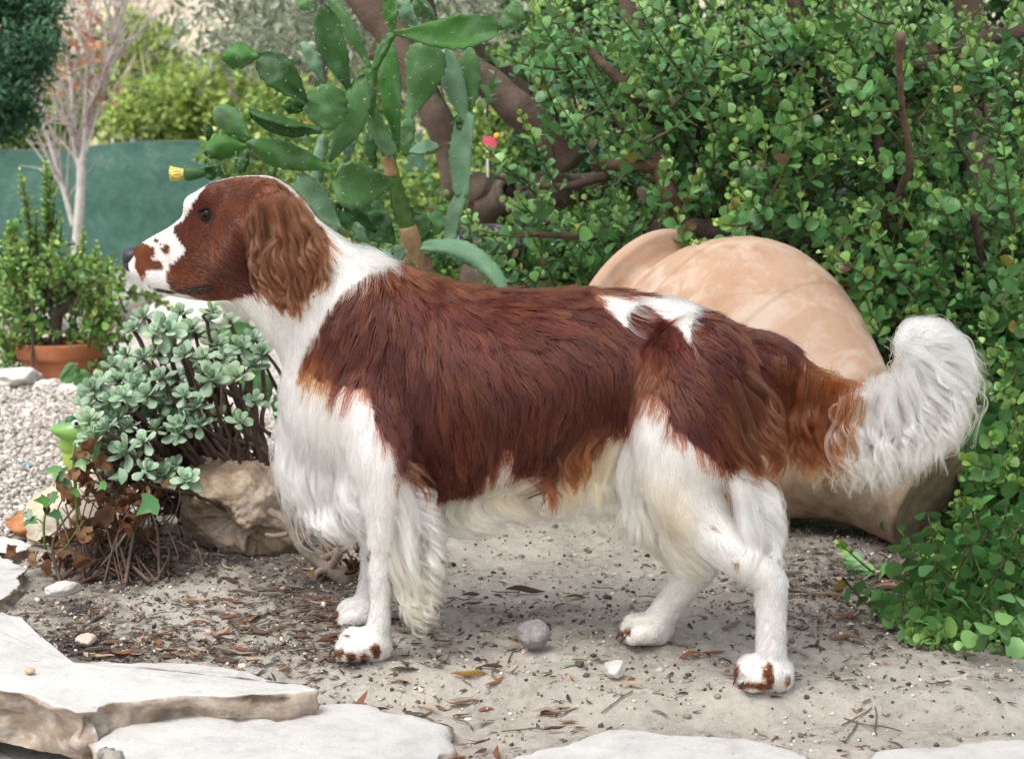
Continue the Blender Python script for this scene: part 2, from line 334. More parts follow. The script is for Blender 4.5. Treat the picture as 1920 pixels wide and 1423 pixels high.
# ---------------------------------------------------------------- rocks
def rockmat(name, lo, mid, hi, sc=9, bump=.7):
    m = M(name, .93, .12); p = m.coord(); a = m.noise(p, sc, 6, .65); b = m.noise(p, sc*7, 5, .7)
    m.base(m.ramp(m.math('ADD', m.math('MULTIPLY', a, .65), m.math('MULTIPLY', b, .35)), [(.34, lo), (.5, mid), (.66, hi)])); m.bump(m.math('ADD', b, a), bump, .006); return m.m
RW = rockmat('white_rock', (.34,.31,.28), (.56,.53,.49), (.72,.70,.67)); RG = rockmat('grey_pebble', (.16,.14,.14), (.27,.245,.24), (.42,.39,.38), 30)
RT = rockmat('tan_rock', (.15,.10,.062), (.37,.285,.21), (.56,.49,.42), 11, 1.0); RY = rockmat('cream_rock', (.38,.29,.19), (.58,.50,.38), (.68,.63,.54), 8); RO = rockmat('orange_rock', (.30,.11,.04), (.44,.19,.08), (.52,.30,.18), 20)
def chunk(n, seed, k=16, flat=.25):
    r = np.random.default_rng(seed); N = r.normal(size=(k, 3)); N /= np.linalg.norm(N, axis=1, keepdims=True); d = r.uniform(.78, 1.05, k); dot = n @ N.T
    return np.min(np.where(dot > .08, d[None]/np.maximum(dot, .08), 9), axis=1).clip(.5, 1.35)
def rock(name, loc, rad, mat, label, cat='rock', group=None, seed=0, sub=4, amp=.28, freq=1.6, pits=0, rot=0, facet=0, sink=.0):
    V, F = ico(sub); n = V/np.linalg.norm(V, axis=1, keepdims=True)
    r = (chunk(n, seed+100) if amp > .2 else 1) + amp*(.45 if amp > .2 else 1)*vfbm(n*freq + seed*7.3, 5, seed, .5)
    if facet: r = r*(1-facet) + facet*np.round(r*5)/5
    if pits: r -= pits*np.maximum(vnoise(n*4.2+seed, seed+5)-.12, 0)**.8 + pits*.45*np.maximum(vnoise(n*9+seed, seed+6)-.15, 0) + pits*.2*np.maximum(vnoise(n*19+seed, seed+6)-.1, 0)
    V = n*r[:, None]*np.array(rad)
    if rot: V = V @ rotm((0, 0, 1), rot).T
    o = put(name, V, F, mat); o.location = (loc[0], loc[1], loc[2] - sink); return tag(o, label, cat, group)
def onG(px, py, up): g = G(px, py); return (g.x, g.y, float(gz(g.x, g.y)) + up)
# big weathered boulder: blocky, eaten out by hollows
V, F = ico(5); n = V/np.linalg.norm(V, axis=1, keepdims=True)
bN = np.array([(0,.1,1),(-.25,-.1,.97),(-.75,-.55,.15),(-.2,-.97,.15),(.55,-.8,.15),(1,0,.1),(-1,.1,.1),(0,1,0),(.4,-.6,.7),(-.6,-.5,-.6),(.2,-.6,-.8),(0,0,-1),(-.35,-.8,.5),(.1,-.85,-.5)]); bN /= np.linalg.norm(bN, axis=1, keepdims=True); bd = np.array([.86,.90,.98,.92,.95,1.05,1.1,1,.98,.80,.86,.85,1.0,.84])
dt = n @ bN.T; bf = np.min(np.where(dt > .05, bd[None]/np.maximum(dt, .05), 9), axis=1).clip(.5, 1.6)
bf += .055*vfbm(n*2.0+3, 4, 71, .5)  + .035*vfbm(n*6, 3, 73) - .06*np.maximum(vnoise(n*11, 74)-.25, 0)*(n[:, 2] < .5)
for hd_, hr, hw_ in (((-.66,-.66,-.36), .46, .80), ((.12,-.80,-.60), .28, .88)):
    h_ = np.array(hd_)/np.linalg.norm(hd_); bf -= hr*np.clip((n @ h_ + .05*vfbm(n*5, 3, 80) - hw_)/(1-hw_), 0, 1)**.6
V = n*bf[:, None]*np.array([.086, .085, .084]); V = V @ rotm((0, 1, 0), .10).T @ rotm((0, 0, 1), .25).T; V[:, 0] += .30*np.minimum(V[:, 2]+.01, 0)*-1
bp = P(458, 953, 2.60); o = put('boulder', V, F, RT); o.location = bp; tag(o, 'big brown weathered boulder with hollows, between the succulent and the dog', 'rock')
# flat cream stone behind the withered leaves
V, F = ico(4); n = V/np.linalg.norm(V, axis=1, keepdims=True); n = np.sign(n)*np.abs(n)**.5; V = n*(chunk(n, 5, 18)*.9+.06*vfbm(n*3, 5, 76))[:, None]*np.array([.085, .05, .062]); V[:, 2] += V[:, 0]*.35
o = put('cream_stone', V, F, RY); o.location = P(128, 960, 2.66); tag(o, 'cream coloured upright stone behind the withered brown leaves', 'rock')
rock('orange_stone', P(58, 985, 2.68), (.034, .022, .022), RO, 'small rust orange stone beside the cream stone', seed=5, sub=3)
GR_ = 'pale rocks round the flower pot'
rock('white_rock', P(32, 708, 4.35), (.066, .05, .026), RW, 'rounded grey white rock left of the terracotta pot', 'rock', GR_, 6)
rock('white_rock', P(92, 724, 4.30), (.030, .026, .016), RW, 'small jagged white rock in front of the terracotta pot', 'rock', GR_, 7, facet=.6)
rock('white_rock', P(132, 730, 4.28), (.036, .028, .014), RW, 'low white rock right of the jagged one, by the pot', 'rock', GR_, 8, facet=.5)
for k, (x, y, Y, s, lb) in enumerate(((262, 556, 6.5, .16, 'large white rock just under the dog\'s chin'), (330, 600, 5.6, .10, 'white rock seen above the tops of the succulent'), (225, 566, 6.2, .10, 'white rock between the potted shrub and the dog\'s chin'), (395, 590, 6.0, .13, 'white rock behind the succulent, below the dog\'s jaw'))):
    rock('white_rock', P(x, y, Y), (s*1.3, s, s*.7), RW, lb, 'rock', GR_, 10+k, 3)
rock('round_stone', onG(1000, 1216, .019), (.0215, .02, .0185), RG, 'round grey stone on the soil between front and hind paws', 'stone', None, 21, 4, .10)
rock('pale_stone', onG(1153, 1264, .006), (.012, .010, .010), RW, 'small whitish stone beside a dark crumb, left of the near hind paw', 'stone', None, 22, 3)
rock('long_pebble', onG(118, 1116, .010), (.026, .012, .011), RW, 'long white pebble at the foot of the withered leaves', 'stone', None, 23, 3, .18, rot=.5)
rock('tan_pebble', tuple(G(56, 1257, .018)), (.0062, .005, .0036), plain('tan_pebble', (.50,.33,.21), .6), 'smooth tan pebble lying on the large broken slab', 'stone', None, 24, 3, .04)
rock('pale_stone', onG(160, 1205, .004), (.012, .010, .007), plain('pink_stone', (.55,.42,.35), .8), 'flat pinkish stone by the inner corner of the large slab', 'stone', None, 25, 3)
# ---------------------------------------------------------------- fence of green shade cloth
net = M('green_shade_cloth', .85, .1); _p = net.coord('Object'); _n = net.noise(_p, 3.2, 6, .7); _w = net.noise(_p, 30, 3)
net.base(net.ramp(net.math('ADD', net.math('MULTIPLY', _n, .75), net.math('MULTIPLY', _w, .25)), [(.35, (.050, .115, .092)), (.52, (.085, .175, .145)), (.68, (.15, .26, .22))])); net.leafy(.25, net.n['Color Ramp'].outputs[0]) if 'Color Ramp' in net.n else None
fence = thing('fence', 'green shade cloth fence across the back on the left', 'fence', (-3, 11, -.3))
xt = np.linspace(-6.5, 3.2, 160); top = np.interp(xt, [-6.5, -3.3, -1.98, 3.2], [.50, .566, .648, .74]) + .008*np.sin(xt*7); rows = np.linspace(0, 1, 22)
V = np.array([(x + 3, .02*math.sin(x*3.1 + z*2) + .012*math.sin(x*11), (t*z + (1-z)*-.34) + .3) for x, t in zip(xt, top) for z in rows]); n = len(rows)
F = np.array([(i*n+j, (i+1)*n+j, (i+1)*n+j+1, i*n+j+1) for i in range(159) for j in range(n-1)])
put('cloth', V, F, net.m, fence)
pm = plain('fence_metal', (.10,.13,.11), .5, .4)
for x in (-6.2, -4.3, -2.45, -.6, 1.3, 3.1):
    t = float(np.interp(x, xt, top)); V, F = tube([(x+3, .05, -.1), (x+3, .05, t+.32)], .022, 10); put('post', V, F, pm, fence)
V, F = tube(np.array([(x+3, .03, t+.302) for x, t in zip(xt, top)]), .005, 6); put('top_wire', V, F, pm, fence)
# ---------------------------------------------------------------- lying terracotta jar
jb, jm = np.array(P(1742, 938, 2.60)), np.array(P(1203, 600, 3.01)); ax = (jm-jb); JL = np.linalg.norm(ax); ax /= JL
jar_m = M('jar_clay', .96, .06); _o = jar_m.coord(); _sz = jar_m.new('ShaderNodeSeparateXYZ'); jar_m.l(_o, _sz.inputs[0]); _a = jar_m.noise(_o, 7, 6, .65); _b = jar_m.noise(_o, 38, 6, .7)
_mp = jar_m.new('ShaderNodeMapping'); _mp.inputs['Scale'].default_value = (5, 5, 9); jar_m.l(_o, _mp.inputs['Vector']); _sc = jar_m.noise(_mp.outputs[0], 2.2, 6, .65, .6)
_clay = jar_m.ramp(_a, [(.3, (.42, .255, .165)), (.5, (.51, .335, .235)), (.7, (.53, .375, .285))])
_clay = jar_m.mix(jar_m.math('MULTIPLY', jar_m.ramp(_sc, [(.48, 0.0), (.66, 1.0)]), .55), _clay, (.66, .56, .47))
_clay = jar_m.mix(jar_m.math('MULTIPLY', jar_m.ramp(_b, [(.62, 0.0), (.72, 1.0)]), .45), _clay, (.27, .19, .13))
_wv = jar_m.new('ShaderNodeTexWave', wave_type='BANDS', bands_direction='Z', Scale=1.9, Distortion=1.0, Detail=2.0); jar_m.l(_o, _wv.inputs['Vector']); _clay = jar_m.mix(jar_m.math('MULTIPLY', jar_m.ramp(_wv.outputs['Fac'], [(.0, 1.0), (.008, 0.0)]), .25), _clay, (.24, .15, .10))
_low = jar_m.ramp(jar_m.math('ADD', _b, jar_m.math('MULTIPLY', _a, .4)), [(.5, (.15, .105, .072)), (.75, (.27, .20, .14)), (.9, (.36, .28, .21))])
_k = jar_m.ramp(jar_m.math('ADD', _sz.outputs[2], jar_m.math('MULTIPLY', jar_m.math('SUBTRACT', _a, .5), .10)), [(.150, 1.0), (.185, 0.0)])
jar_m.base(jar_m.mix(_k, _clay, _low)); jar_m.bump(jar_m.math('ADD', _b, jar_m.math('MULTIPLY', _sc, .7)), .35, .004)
prof = [(0, .0), (0, .05), (0, .080), (.004, .088), (.04, .092), (.09, .101), (.14, .120), (.19, .148), (.24, .180), (.29, .209), (.34, .231), (.39, .243), (.44, .243), (.485, .229), (.525, .203), (.552, .178), (.568, .150), (.580, .140), (.590, .143), (.600, .160), (.609, .174), (.619, .178), (.628, .174), (.632, .162), (.626, .150), (.60, .128), (.575, .125), (.54, .155), (.46, .20), (.40, .22), (.30, .19), (.2, .13), (.1, .075), (.05, .04), (.05, 0)]
pr = np.array(prof); pr[:, 0] = np.where(pr[:, 0] > .1, .1 + (pr[:, 0]-.1)*(JL-.1)/.515, pr[:, 0]); pr = crom(pr, 150); NS = 72; an = np.arange(NS)*2*math.pi/NS; V = []
for t, r in pr:
    rr = max(r, .0005)*(1 + .008*np.sin(an*2+1) + .004*np.sin(an*3)) + .0007*math.sin(t*260) + .0005*math.sin(t*611)
    V.append(np.stack([rr*np.cos(an), rr*np.sin(an), np.full(NS, t)], 1))
V = np.vstack(V); m = len(pr); i = np.arange(m-1)[:, None]*NS; j = np.arange(NS)[None]; F = np.stack([i+j, i+(j+1) % NS, i+NS+(j+1) % NS, i+NS+j], -1).reshape(-1, 4)
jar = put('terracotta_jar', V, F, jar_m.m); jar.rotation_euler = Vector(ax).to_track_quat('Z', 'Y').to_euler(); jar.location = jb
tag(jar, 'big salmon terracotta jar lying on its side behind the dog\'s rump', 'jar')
# ================================================================== leaves and stems
def leafmat(name, rough=.45, spec=.4, trans=.22, vein=0, noise=.3):
    m = M(name, rough, spec); t = m.attr('tint'); n = m.noise(m.coord(), 60, 3)
    c = m.mix(noise, t, m.ramp(n, [(.3, .15), (.7, .8)]), 'SOFT_LIGHT'); m.base(c); m.leafy(trans, c); return m.m
LEAF = leafmat('fleshy_leaf', .34, .5, .16); THIN = leafmat('thin_leaf', .5, .3, .35); DRY = leafmat('dead_leaf', .8, .15, .2, noise=.6); GLAUC = leafmat('glaucous_leaf', .55, .3, .10)
bark = M('dark_bark', .9, .15); _o = bark.coord(); _t = bark.attr('tint'); _n = bark.noise(_o, 45, 6, .7); bark.base(bark.mix(.6, _t, bark.ramp(_n, [(.3, .08), (.7, .8)]), 'SOFT_LIGHT')); bark.bump(_n, .7, .006); BARK = bark.m
def obovate(rows=((.16,.50,.02),(.42,.98,.05),(.72,1.02,.05),(.92,.60,.02)), cup=.10, base=.10):
    V = [(0, 0, 0)]; F = []
    for t, w, z in rows: V += [(-w*.5, t, z+cup*w), (0, t, z), (w*.5, t, z+cup*w)]
    V.append((0, 1.0, .02)); F += [(0, 2, 1), (0, 3, 2)]
    for r in range(len(rows)-1):
        a = 1+3*r; F += [(a, a+1, a+4), (a, a+4, a+3), (a+1, a+2, a+5), (a+1, a+5, a+4)]
    a = 1+3*(len(rows)-1); e = len(V)-1; F += [(a, a+1, e), (a+1, a+2, e)]
    return np.array(V, float), np.array(F)
RNDV, RNDF = obovate(); LANV, LANF = obovate(((.2,.22,.02),(.5,.30,.03),(.8,.18,.0)), .15)
OVV, OVF = obovate(((.2,.42,.02),(.5,.55,.03),(.8,.30,-.02)), .12)
def pal(n, cols, var=.18): c = np.array(cols); return np.clip(c[rng.integers(0, len(c), n)]*np.exp(rng.normal(0, var, (n, 1))), .004, .8)
def unit(v): return v/(np.linalg.norm(v, axis=-1, keepdims=True)+1e-9)
class Shoots:                            # jade-like twigs carrying opposite round leaves
    def __init__(s): s.pos, s.R, s.sz, s.tint, s.stems, s.col = [], [], [], [], [], []
    def shoot(s, base, tip, bow, leaf=.017, gap=.0115, bare=.25, young=(.26,.42,.11), old=(.105,.265,.080), stem=.0018):
        base, tip = np.asarray(base, float), np.asarray(tip, float); L = np.linalg.norm(tip-base); n = max(4, int(L/gap)); mid = (base+tip)/2 + np.asarray(bow)
        t = np.linspace(0, 1, n)[:, None]; p = (1-t)**2*base + 2*t*(1-t)*mid + t*t*tip; d = unit(np.gradient(p, axis=0))
        a = unit(np.cross(d, rng.normal(size=3))); b = np.cross(d, a); r0 = rng.uniform(0, 3)
        for i in range(int(n*bare), n):
            age = (n-1-i); l = leaf*min(1.0, .45 + .19*age)*rng.uniform(.70, 1.2); an = r0 + (i % 2)*1.57
            for sg in (1, -1):
                if rng.random() < .08: continue
                o = sg*(a[i]*math.cos(an) + b[i]*math.sin(an)); spread = min(1.25, .35 + .22*age) + rng.normal(0, .15)
                D = d[i]*math.cos(spread) + o*math.sin(spread) + np.array([0, 0, .12]) + rng.normal(0, .12, 3); U = unit(d[i]*math.sin(spread) - o*math.cos(spread)) + np.array([0, -.35, .25]) + rng.normal(0, .18, 3)
                s.pos.append(p[i] + o*stem); s.R.append((D, U)); s.sz.append(l); f = min(1, age/4.0)
                q_ = rng.random(); s.tint.append(np.array((.34,.27,.06) if q_ < .006 else ((.16,.09,.045) if q_ < .014 else np.array(young)*(1-f) + np.array(old)*f))*math.exp(rng.normal(0, .24)))
        V, F = tube(p, np.linspace(stem*1.6, stem*.6, n), 5, False); s.stems.append((V, F)); ct = t*np.array([.14,.20,.045]) + (1-t)*np.array([.075,.052,.035]); s.col.append(np.repeat(ct, 5, 0))
    def build(s, root, mat, near=300, V0=RNDV, F0=RNDF, stemname='twigs'):
        pos = np.array(s.pos); D = np.array([r[0] for r in s.R]); U = np.array([r[1] for r in s.R]); R = frames(D, U); sz = np.array(s.sz); tint = np.clip(np.array(s.tint), .006, .6)
        px, py = proj(pos[:, 0], pos[:, 1], pos[:, 2]); vis = (px > 0) & (px < 1920) & (py > 0) & (py < 1423)
        key = np.where(vis, pos[:, 1] - sz*8, 99); od = np.argsort(key); one = od[:near]; rest = od[near:]
        if near:
            cl = [mesh('leaf', V0, F0, mat, attr={'tint': np.tile(c, (len(V0), 1))}) for c in np.quantile(tint[one], [.1, .3, .5, .7, .9], axis=0)]
            g = tint[one].mean(1); rk = np.argsort(np.argsort(g))*5//len(one)
            for q, i in enumerate(one):
                o = link('leaf', cl[int(rk[q])], root); o.matrix_local = Matrix.LocRotScale(Vector(pos[i]) - root.location, Matrix(R[i].tolist()), Vector((sz[i],)*3))
        off = np.array(root.location)
        if len(rest):
            V, F, t = scatter(V0, F0, pos[rest]-off, R[rest], sz[rest], tint[rest]); put('foliage', V, F, mat, root, attr={'tint': t}, kind='stuff')
        V, F = join([(v-off, f) for v, f in s.stems]); put(stemname, V, F, BARK, root, attr={'tint': np.vstack(s.col)}, kind='stuff')
def limb(name, pts, root, col=(.10,.072,.055), k=10, n=40, wob=.05, mat=None, rs=1.0):   # pts: (px,py,Y,r_px)
    c = [list(P(a, b, Y)) + [r*mpx(Y)*rs] for a, b, Y, r in pts]; c = crom(c, n); p = c[:, :3]; r = c[:, 3]*(1+wob*vfbm(p*30, 3, 91))
    V, F = tube(p, r, k); V = V - np.array(root.location) if root else V
    q = V*np.array([40, 40, 12]); V = V + (wob*.5*np.median(r)*vfbm(q, 3, 92))[:, None]*unit(rng.normal(size=(1, 3)))
    return put(name, V, F, mat or BARK, root, attr={'tint': np.tile(col, (len(V), 1))})
def cloud(n, c, r, shell=.55):           # points through an ellipsoid, thinner inside
    d = unit(rng.normal(size=(n, 3))); q = rng.random(n)**(1/3); q = shell + (1-shell)*q if shell else q; q = np.where(rng.random(n) < .3, rng.random(n)**.5, q)
    lump = 1 + .28*vfbm(d*2.2 + np.array(c)*3, 3, 17); return np.array(c) + d*np.array(r)*(q*lump)[:, None]
def leafmass(name, pts, size, cols, root, V0=OVV, F0=OVF, mat=None, hang=.0, kind='stuff', var=.25, up=.5):
    n = len(pts); D = unit(rng.normal(size=(n, 3)) + np.array([0, 0, -hang])); U = unit(rng.normal(size=(n, 3))*.6 + np.array([0, -.3, up])); R = frames(D, U); s = size*rng.lognormal(0, .25, n)
    off = np.array(root.location) if root else 0; V, F, t = scatter(V0, F0, pts-off, R, s, pal(n, cols, var)); return put(name, V, F, mat or THIN, root, attr={'tint': t}, kind=kind)
YG, MG, DG, OL = [(.29,.39,.09),(.23,.34,.07),(.37,.45,.15)], [(.12,.24,.055),(.15,.28,.06),(.09,.19,.045)], [(.035,.09,.028),(.05,.12,.035)], [(.24,.28,.20),(.32,.35,.26),(.18,.21,.14)]  # YG and OL lifted too, carrying the hillside's brighter light in leaf colour
# ---------------------------------------------------------------- elephant bush (right)
EB = thing('elephant_bush', 'big sprawling bush of round glossy green leaves covering the right side', 'shrub', (.9, 3.0, 0))
for nm, pts, cl in (('branch', [(1130,440,3.15,14),(1210,436,3.1,18),(1300,430,3.05,22),(1400,442,3.05,26),(1500,452,3.05,24),(1640,470,3.1,22),(1800,520,3.1,22),(1900,640,3.1,28),(1950,800,3.05,34)], (.085,.066,.055)),
        ('branch', [(1285,430,3.06,20),(1262,385,3.06,20),(1242,330,3.06,18),(1235,290,3.08,13)], (.12,.075,.05)), ('branch', [(1240,315,3.07,13),(1190,312,3.05,12),(1150,310,3.05,11),(1110,312,3.05,9)], (.12,.08,.055)),
        ('branch', [(1130,120,3.1,9),(1165,155,3.1,11),(1210,200,3.12,12),(1235,225,3.15,12),(1330,225,3.2,13),(1370,235,3.2,14),(1420,275,3.2,12)], (.10,.07,.05)),
        ('branch', [(1395,155,3.2,14),(1440,130,3.2,16),(1500,112,3.22,14),(1540,95,3.25,12)], (.09,.07,.055)), ('branch', [(1560,145,3.1,9),(1620,142,3.1,11),(1690,130,3.1,14),(1760,115,3.1,15),(1830,80,3.1,17),(1925,60,3.1,18)], (.085,.062,.05)),
        ('branch', [(1690,66,2.75,10),(1686,110,2.78,7),(1688,150,2.8,6),(1692,210,2.84,6),(1705,300,2.9,7),(1680,380,3.0,9),(1650,470,3.1,12)], (.17,.115,.085)), ('branch', [(1640,240,3.05,9),(1650,290,3.02,9),(1665,340,3.05,10),(1700,430,3.1,14)], (.09,.06,.05)),
        ('branch', [(1825,400,2.9,7),(1840,480,2.95,8),(1860,560,3.0,10),(1900,640,3.05,12)], (.09,.06,.05)), ('branch', [(1310,240,3.2,5),(1305,320,3.2,6),(1298,400,3.12,7)], (.06,.045,.04)), ('branch', [(1380,250,3.2,6),(1352,350,3.2,7),(1330,430,3.1,9)], (.06,.045,.04)),
        ('branch', [(1700,690,2.9,8),(1760,760,2.86,9),(1830,820,2.85,11),(1950,880,2.95,16)], (.07,.052,.045)), ('branch', [(1745,1060,2.62,6),(1800,1010,2.66,8),(1880,950,2.75,11),(1960,880,2.9,16)], (.075,.055,.045)), ('branch', [(1700,1160,2.48,5),(1780,1120,2.52,7),(1870,1080,2.6,9),(1960,1000,2.75,12)], (.08,.06,.05)),
        ('branch', [(930,330,3.2,5),(985,345,3.18,6),(1060,350,3.15,8),(1140,330,3.12,10)], (.09,.065,.05)), ('branch', [(900,440,3.1,4),(960,438,3.1,5),(1050,442,3.1,7),(1140,445,3.12,11)], (.10,.07,.055)), ('branch', [(1020,0,3.3,6),(1100,90,3.25,8),(1140,130,3.15,10)], (.09,.065,.05)),
        ('branch', [(1480,0,3.2,7),(1500,60,3.2,8),(1530,130,3.15,8),(1570,220,3.15,9)], (.09,.065,.05)), ('branch', [(1420,200,3.2,5),(1410,110,3.2,5),(1395,20,3.2,5)], (.07,.05,.04)), ('branch', [(1560,560,2.98,6),(1600,600,2.95,8),(1680,680,2.95,10),(1780,760,2.98,13)], (.06,.047,.04))):
    limb(nm, pts, EB, cl)
S_ = Shoots()
TOP = [(900,95),(960,60),(1010,-20),(1960,-20),(1960,700),(1820,690),(1690,640),(1640,590),(1560,515),(1500,478),(1440,455),(1380,440),(1290,452),(1200,470),(1140,520),(1050,540),(940,535),(900,500),(870,440),(800,380),(850,350),(960,365),(1060,330),(1110,280),(1060,200),(1000,150)]
RIGHT = [(1640,590),(1720,700),(1800,690),(1850,760),(1810,860),(1800,900),(1770,960),(1700,1100),(1690,1190),(1760,1210),(1860,1210),(1960,1160),(1960,560)]
def inside(poly, n): return sample_poly(poly, n)
def eb_depth(px, py): return np.interp(py, [0, 300, 520, 800, 1000, 1100, 1200], [2.98, 2.95, 2.88, 2.66, 2.48, 2.30, 2.10]) + .22*np.clip((1300-px)/400, 0, 1)
def add_shoots(poly, n, dmin, dmax, leaf, ymode, Lr=(.08, .20), **kw):
    for px, py in inside(poly, n):
        Y = float(eb_depth(px, py)) + rng.uniform(dmin, dmax); Y = min(Y, (CAMH-.02)*FPX/max(py-HORIZ, 1) - .02) if py > 900 else Y; tip = np.array(P(px, py, Y)); L = rng.uniform(*Lr)
        if ymode == 'top': d = np.array([rng.normal(-.35 if px < 1350 else -.05, .5), rng.normal(-.25, .35), rng.normal(.75, .35)])
        else: d = np.array([rng.normal(-.45, .4), rng.normal(-.55, .35), rng.normal(.05, .55)])
        if ymode == 'low': d = np.array([rng.normal(-.5, .5), rng.normal(-.5, .3), rng.normal(.25, .3)])
        d /= np.linalg.norm(d); base = tip - d*L; base[2] = max(base[2], .006); S_.shoot(base, tip, rng.normal(0, .012, 3) + np.array([0, 0, -.02]), leaf*rng.uniform(.8, 1.15), **kw)
add_shoots(TOP, 480, .0, .30, .0230, 'top', gap=.0130); add_shoots(TOP, 330, .25, .70, .0220, 'top', (.08,.18), gap=.0135)
add_shoots([(1300,20),(1960,-20),(1960,680),(1700,640),(1560,515),(1440,450),(1300,420)], 170, -.08, .22, .0245, 'top', (.08,.17), gap=.0135)
add_shoots(RIGHT, 200, .0, .16, .0245, 'right', (.05,.13), gap=.0125, bare=.0, stem=.0013); add_shoots(RIGHT, 220, .12, .45, .0235, 'right', (.06,.14), gap=.0125, bare=.0, stem=.0013)
add_shoots([(1710,1120),(1760,1040),(1800,960),(1960,920),(1960,1185),(1860,1200),(1700,1185)], 110, -.03, .14, .0215, 'low', (.05,.12), gap=.0115, bare=.0, stem=.0012)
# hand placed sprays that stand out of the mass
for a, b, Y in (((1000,350),(900,285),3.1),((1050,395),(905,270),3.1),((1010,440),(895,430),2.98),((960,470),(893,460),2.96),((1060,380),(975,215),3.0),((1010,300),(985,225),2.98),((1050,130),(915,95),3.05),((1110,170),(1000,15),3.0),((1140,330),(1040,180),2.98),((1170,250),(1040,0),2.95),((1290,150),(1190,-10),2.95),((1340,250),(1260,60),2.95),((1480,90),(1418,0),2.9),((1640,155),(1570,125),2.78),((1690,205),(1590,200),2.78),((1700,305),(1605,300),2.76),((1690,370),(1590,378),2.74),((1790,250),(1775,90),2.74),((1870,300),(1856,70),2.70),((1450,360),(1437,245),2.86),((1440,420),(1380,350),2.86),((1410,420),(1340,415),2.84),((1430,460),(1300,455),2.84),((1900,420),(1880,240),2.7),((1640,530),(1560,470),2.76),((1660,630),(1630,600),2.76),((1720,560),(1640,420),2.76)):
    A, B = P(a[0], a[1], Y+.05), P(b[0], b[1], Y); S_.shoot(A, B, rng.normal(0, .008, 3) + np.array([0, 0, -.012]), .0205, .0130, .15, young=(.28,.44,.09))
for a, b, Y in (((1690,1110),(1575,1018),2.44),((1740,1100),(1640,1075),2.46),((1760,1150),(1690,1165),2.30),((1800,1160),(1735,1160),2.30),((1830,1150),(1800,1190),2.30),((1870,1130),(1830,1060),2.36),((1790,1010),(1755,990),2.48),((1840,960),(1800,930),2.5),((1870,880),(1810,860),2.52)):
    A, B = P(a[0], a[1], Y+.04), P(b[0], b[1], Y); S_.shoot(A, B, np.array([0, 0, -.008]), .0245, .0125, .05, young=(.26,.42,.08))
S_.build(EB, LEAF)
# ---------------------------------------------------------------- prickly pear
CT = thing('prickly_pear', 'tall prickly pear cactus with upright and drooping green pads behind the dog', 'cactus', tuple(P(790, 500, 2.85)*1.0)); CT.location.z = 0
pad_m = M('cactus_skin', .58, .25); _o = pad_m.coord(); _t = pad_m.attr('tint'); _n = pad_m.noise(_o, 22, 5, .65, .5); _d = pad_m.noise(_o, 90, 3)
pad_m.base(pad_m.mix(pad_m.math('MULTIPLY', pad_m.ramp(_n, [(.48, 0.0), (.70, 1.0)]), .6), _t, pad_m.mix(.45, _t, (.30, .38, .30)))); pad_m.bump(pad_m.math('ADD', _n, pad_m.math('MULTIPLY', _d, .3)), .25, .004); PADM = pad_m.m
spine_m = plain('cactus_spines', (.58,.53,.42), .6)
G1, G2, G3, G4 = (.042,.140,.022), (.024,.082,.017), (.066,.165,.048), (.12,.23,.13)
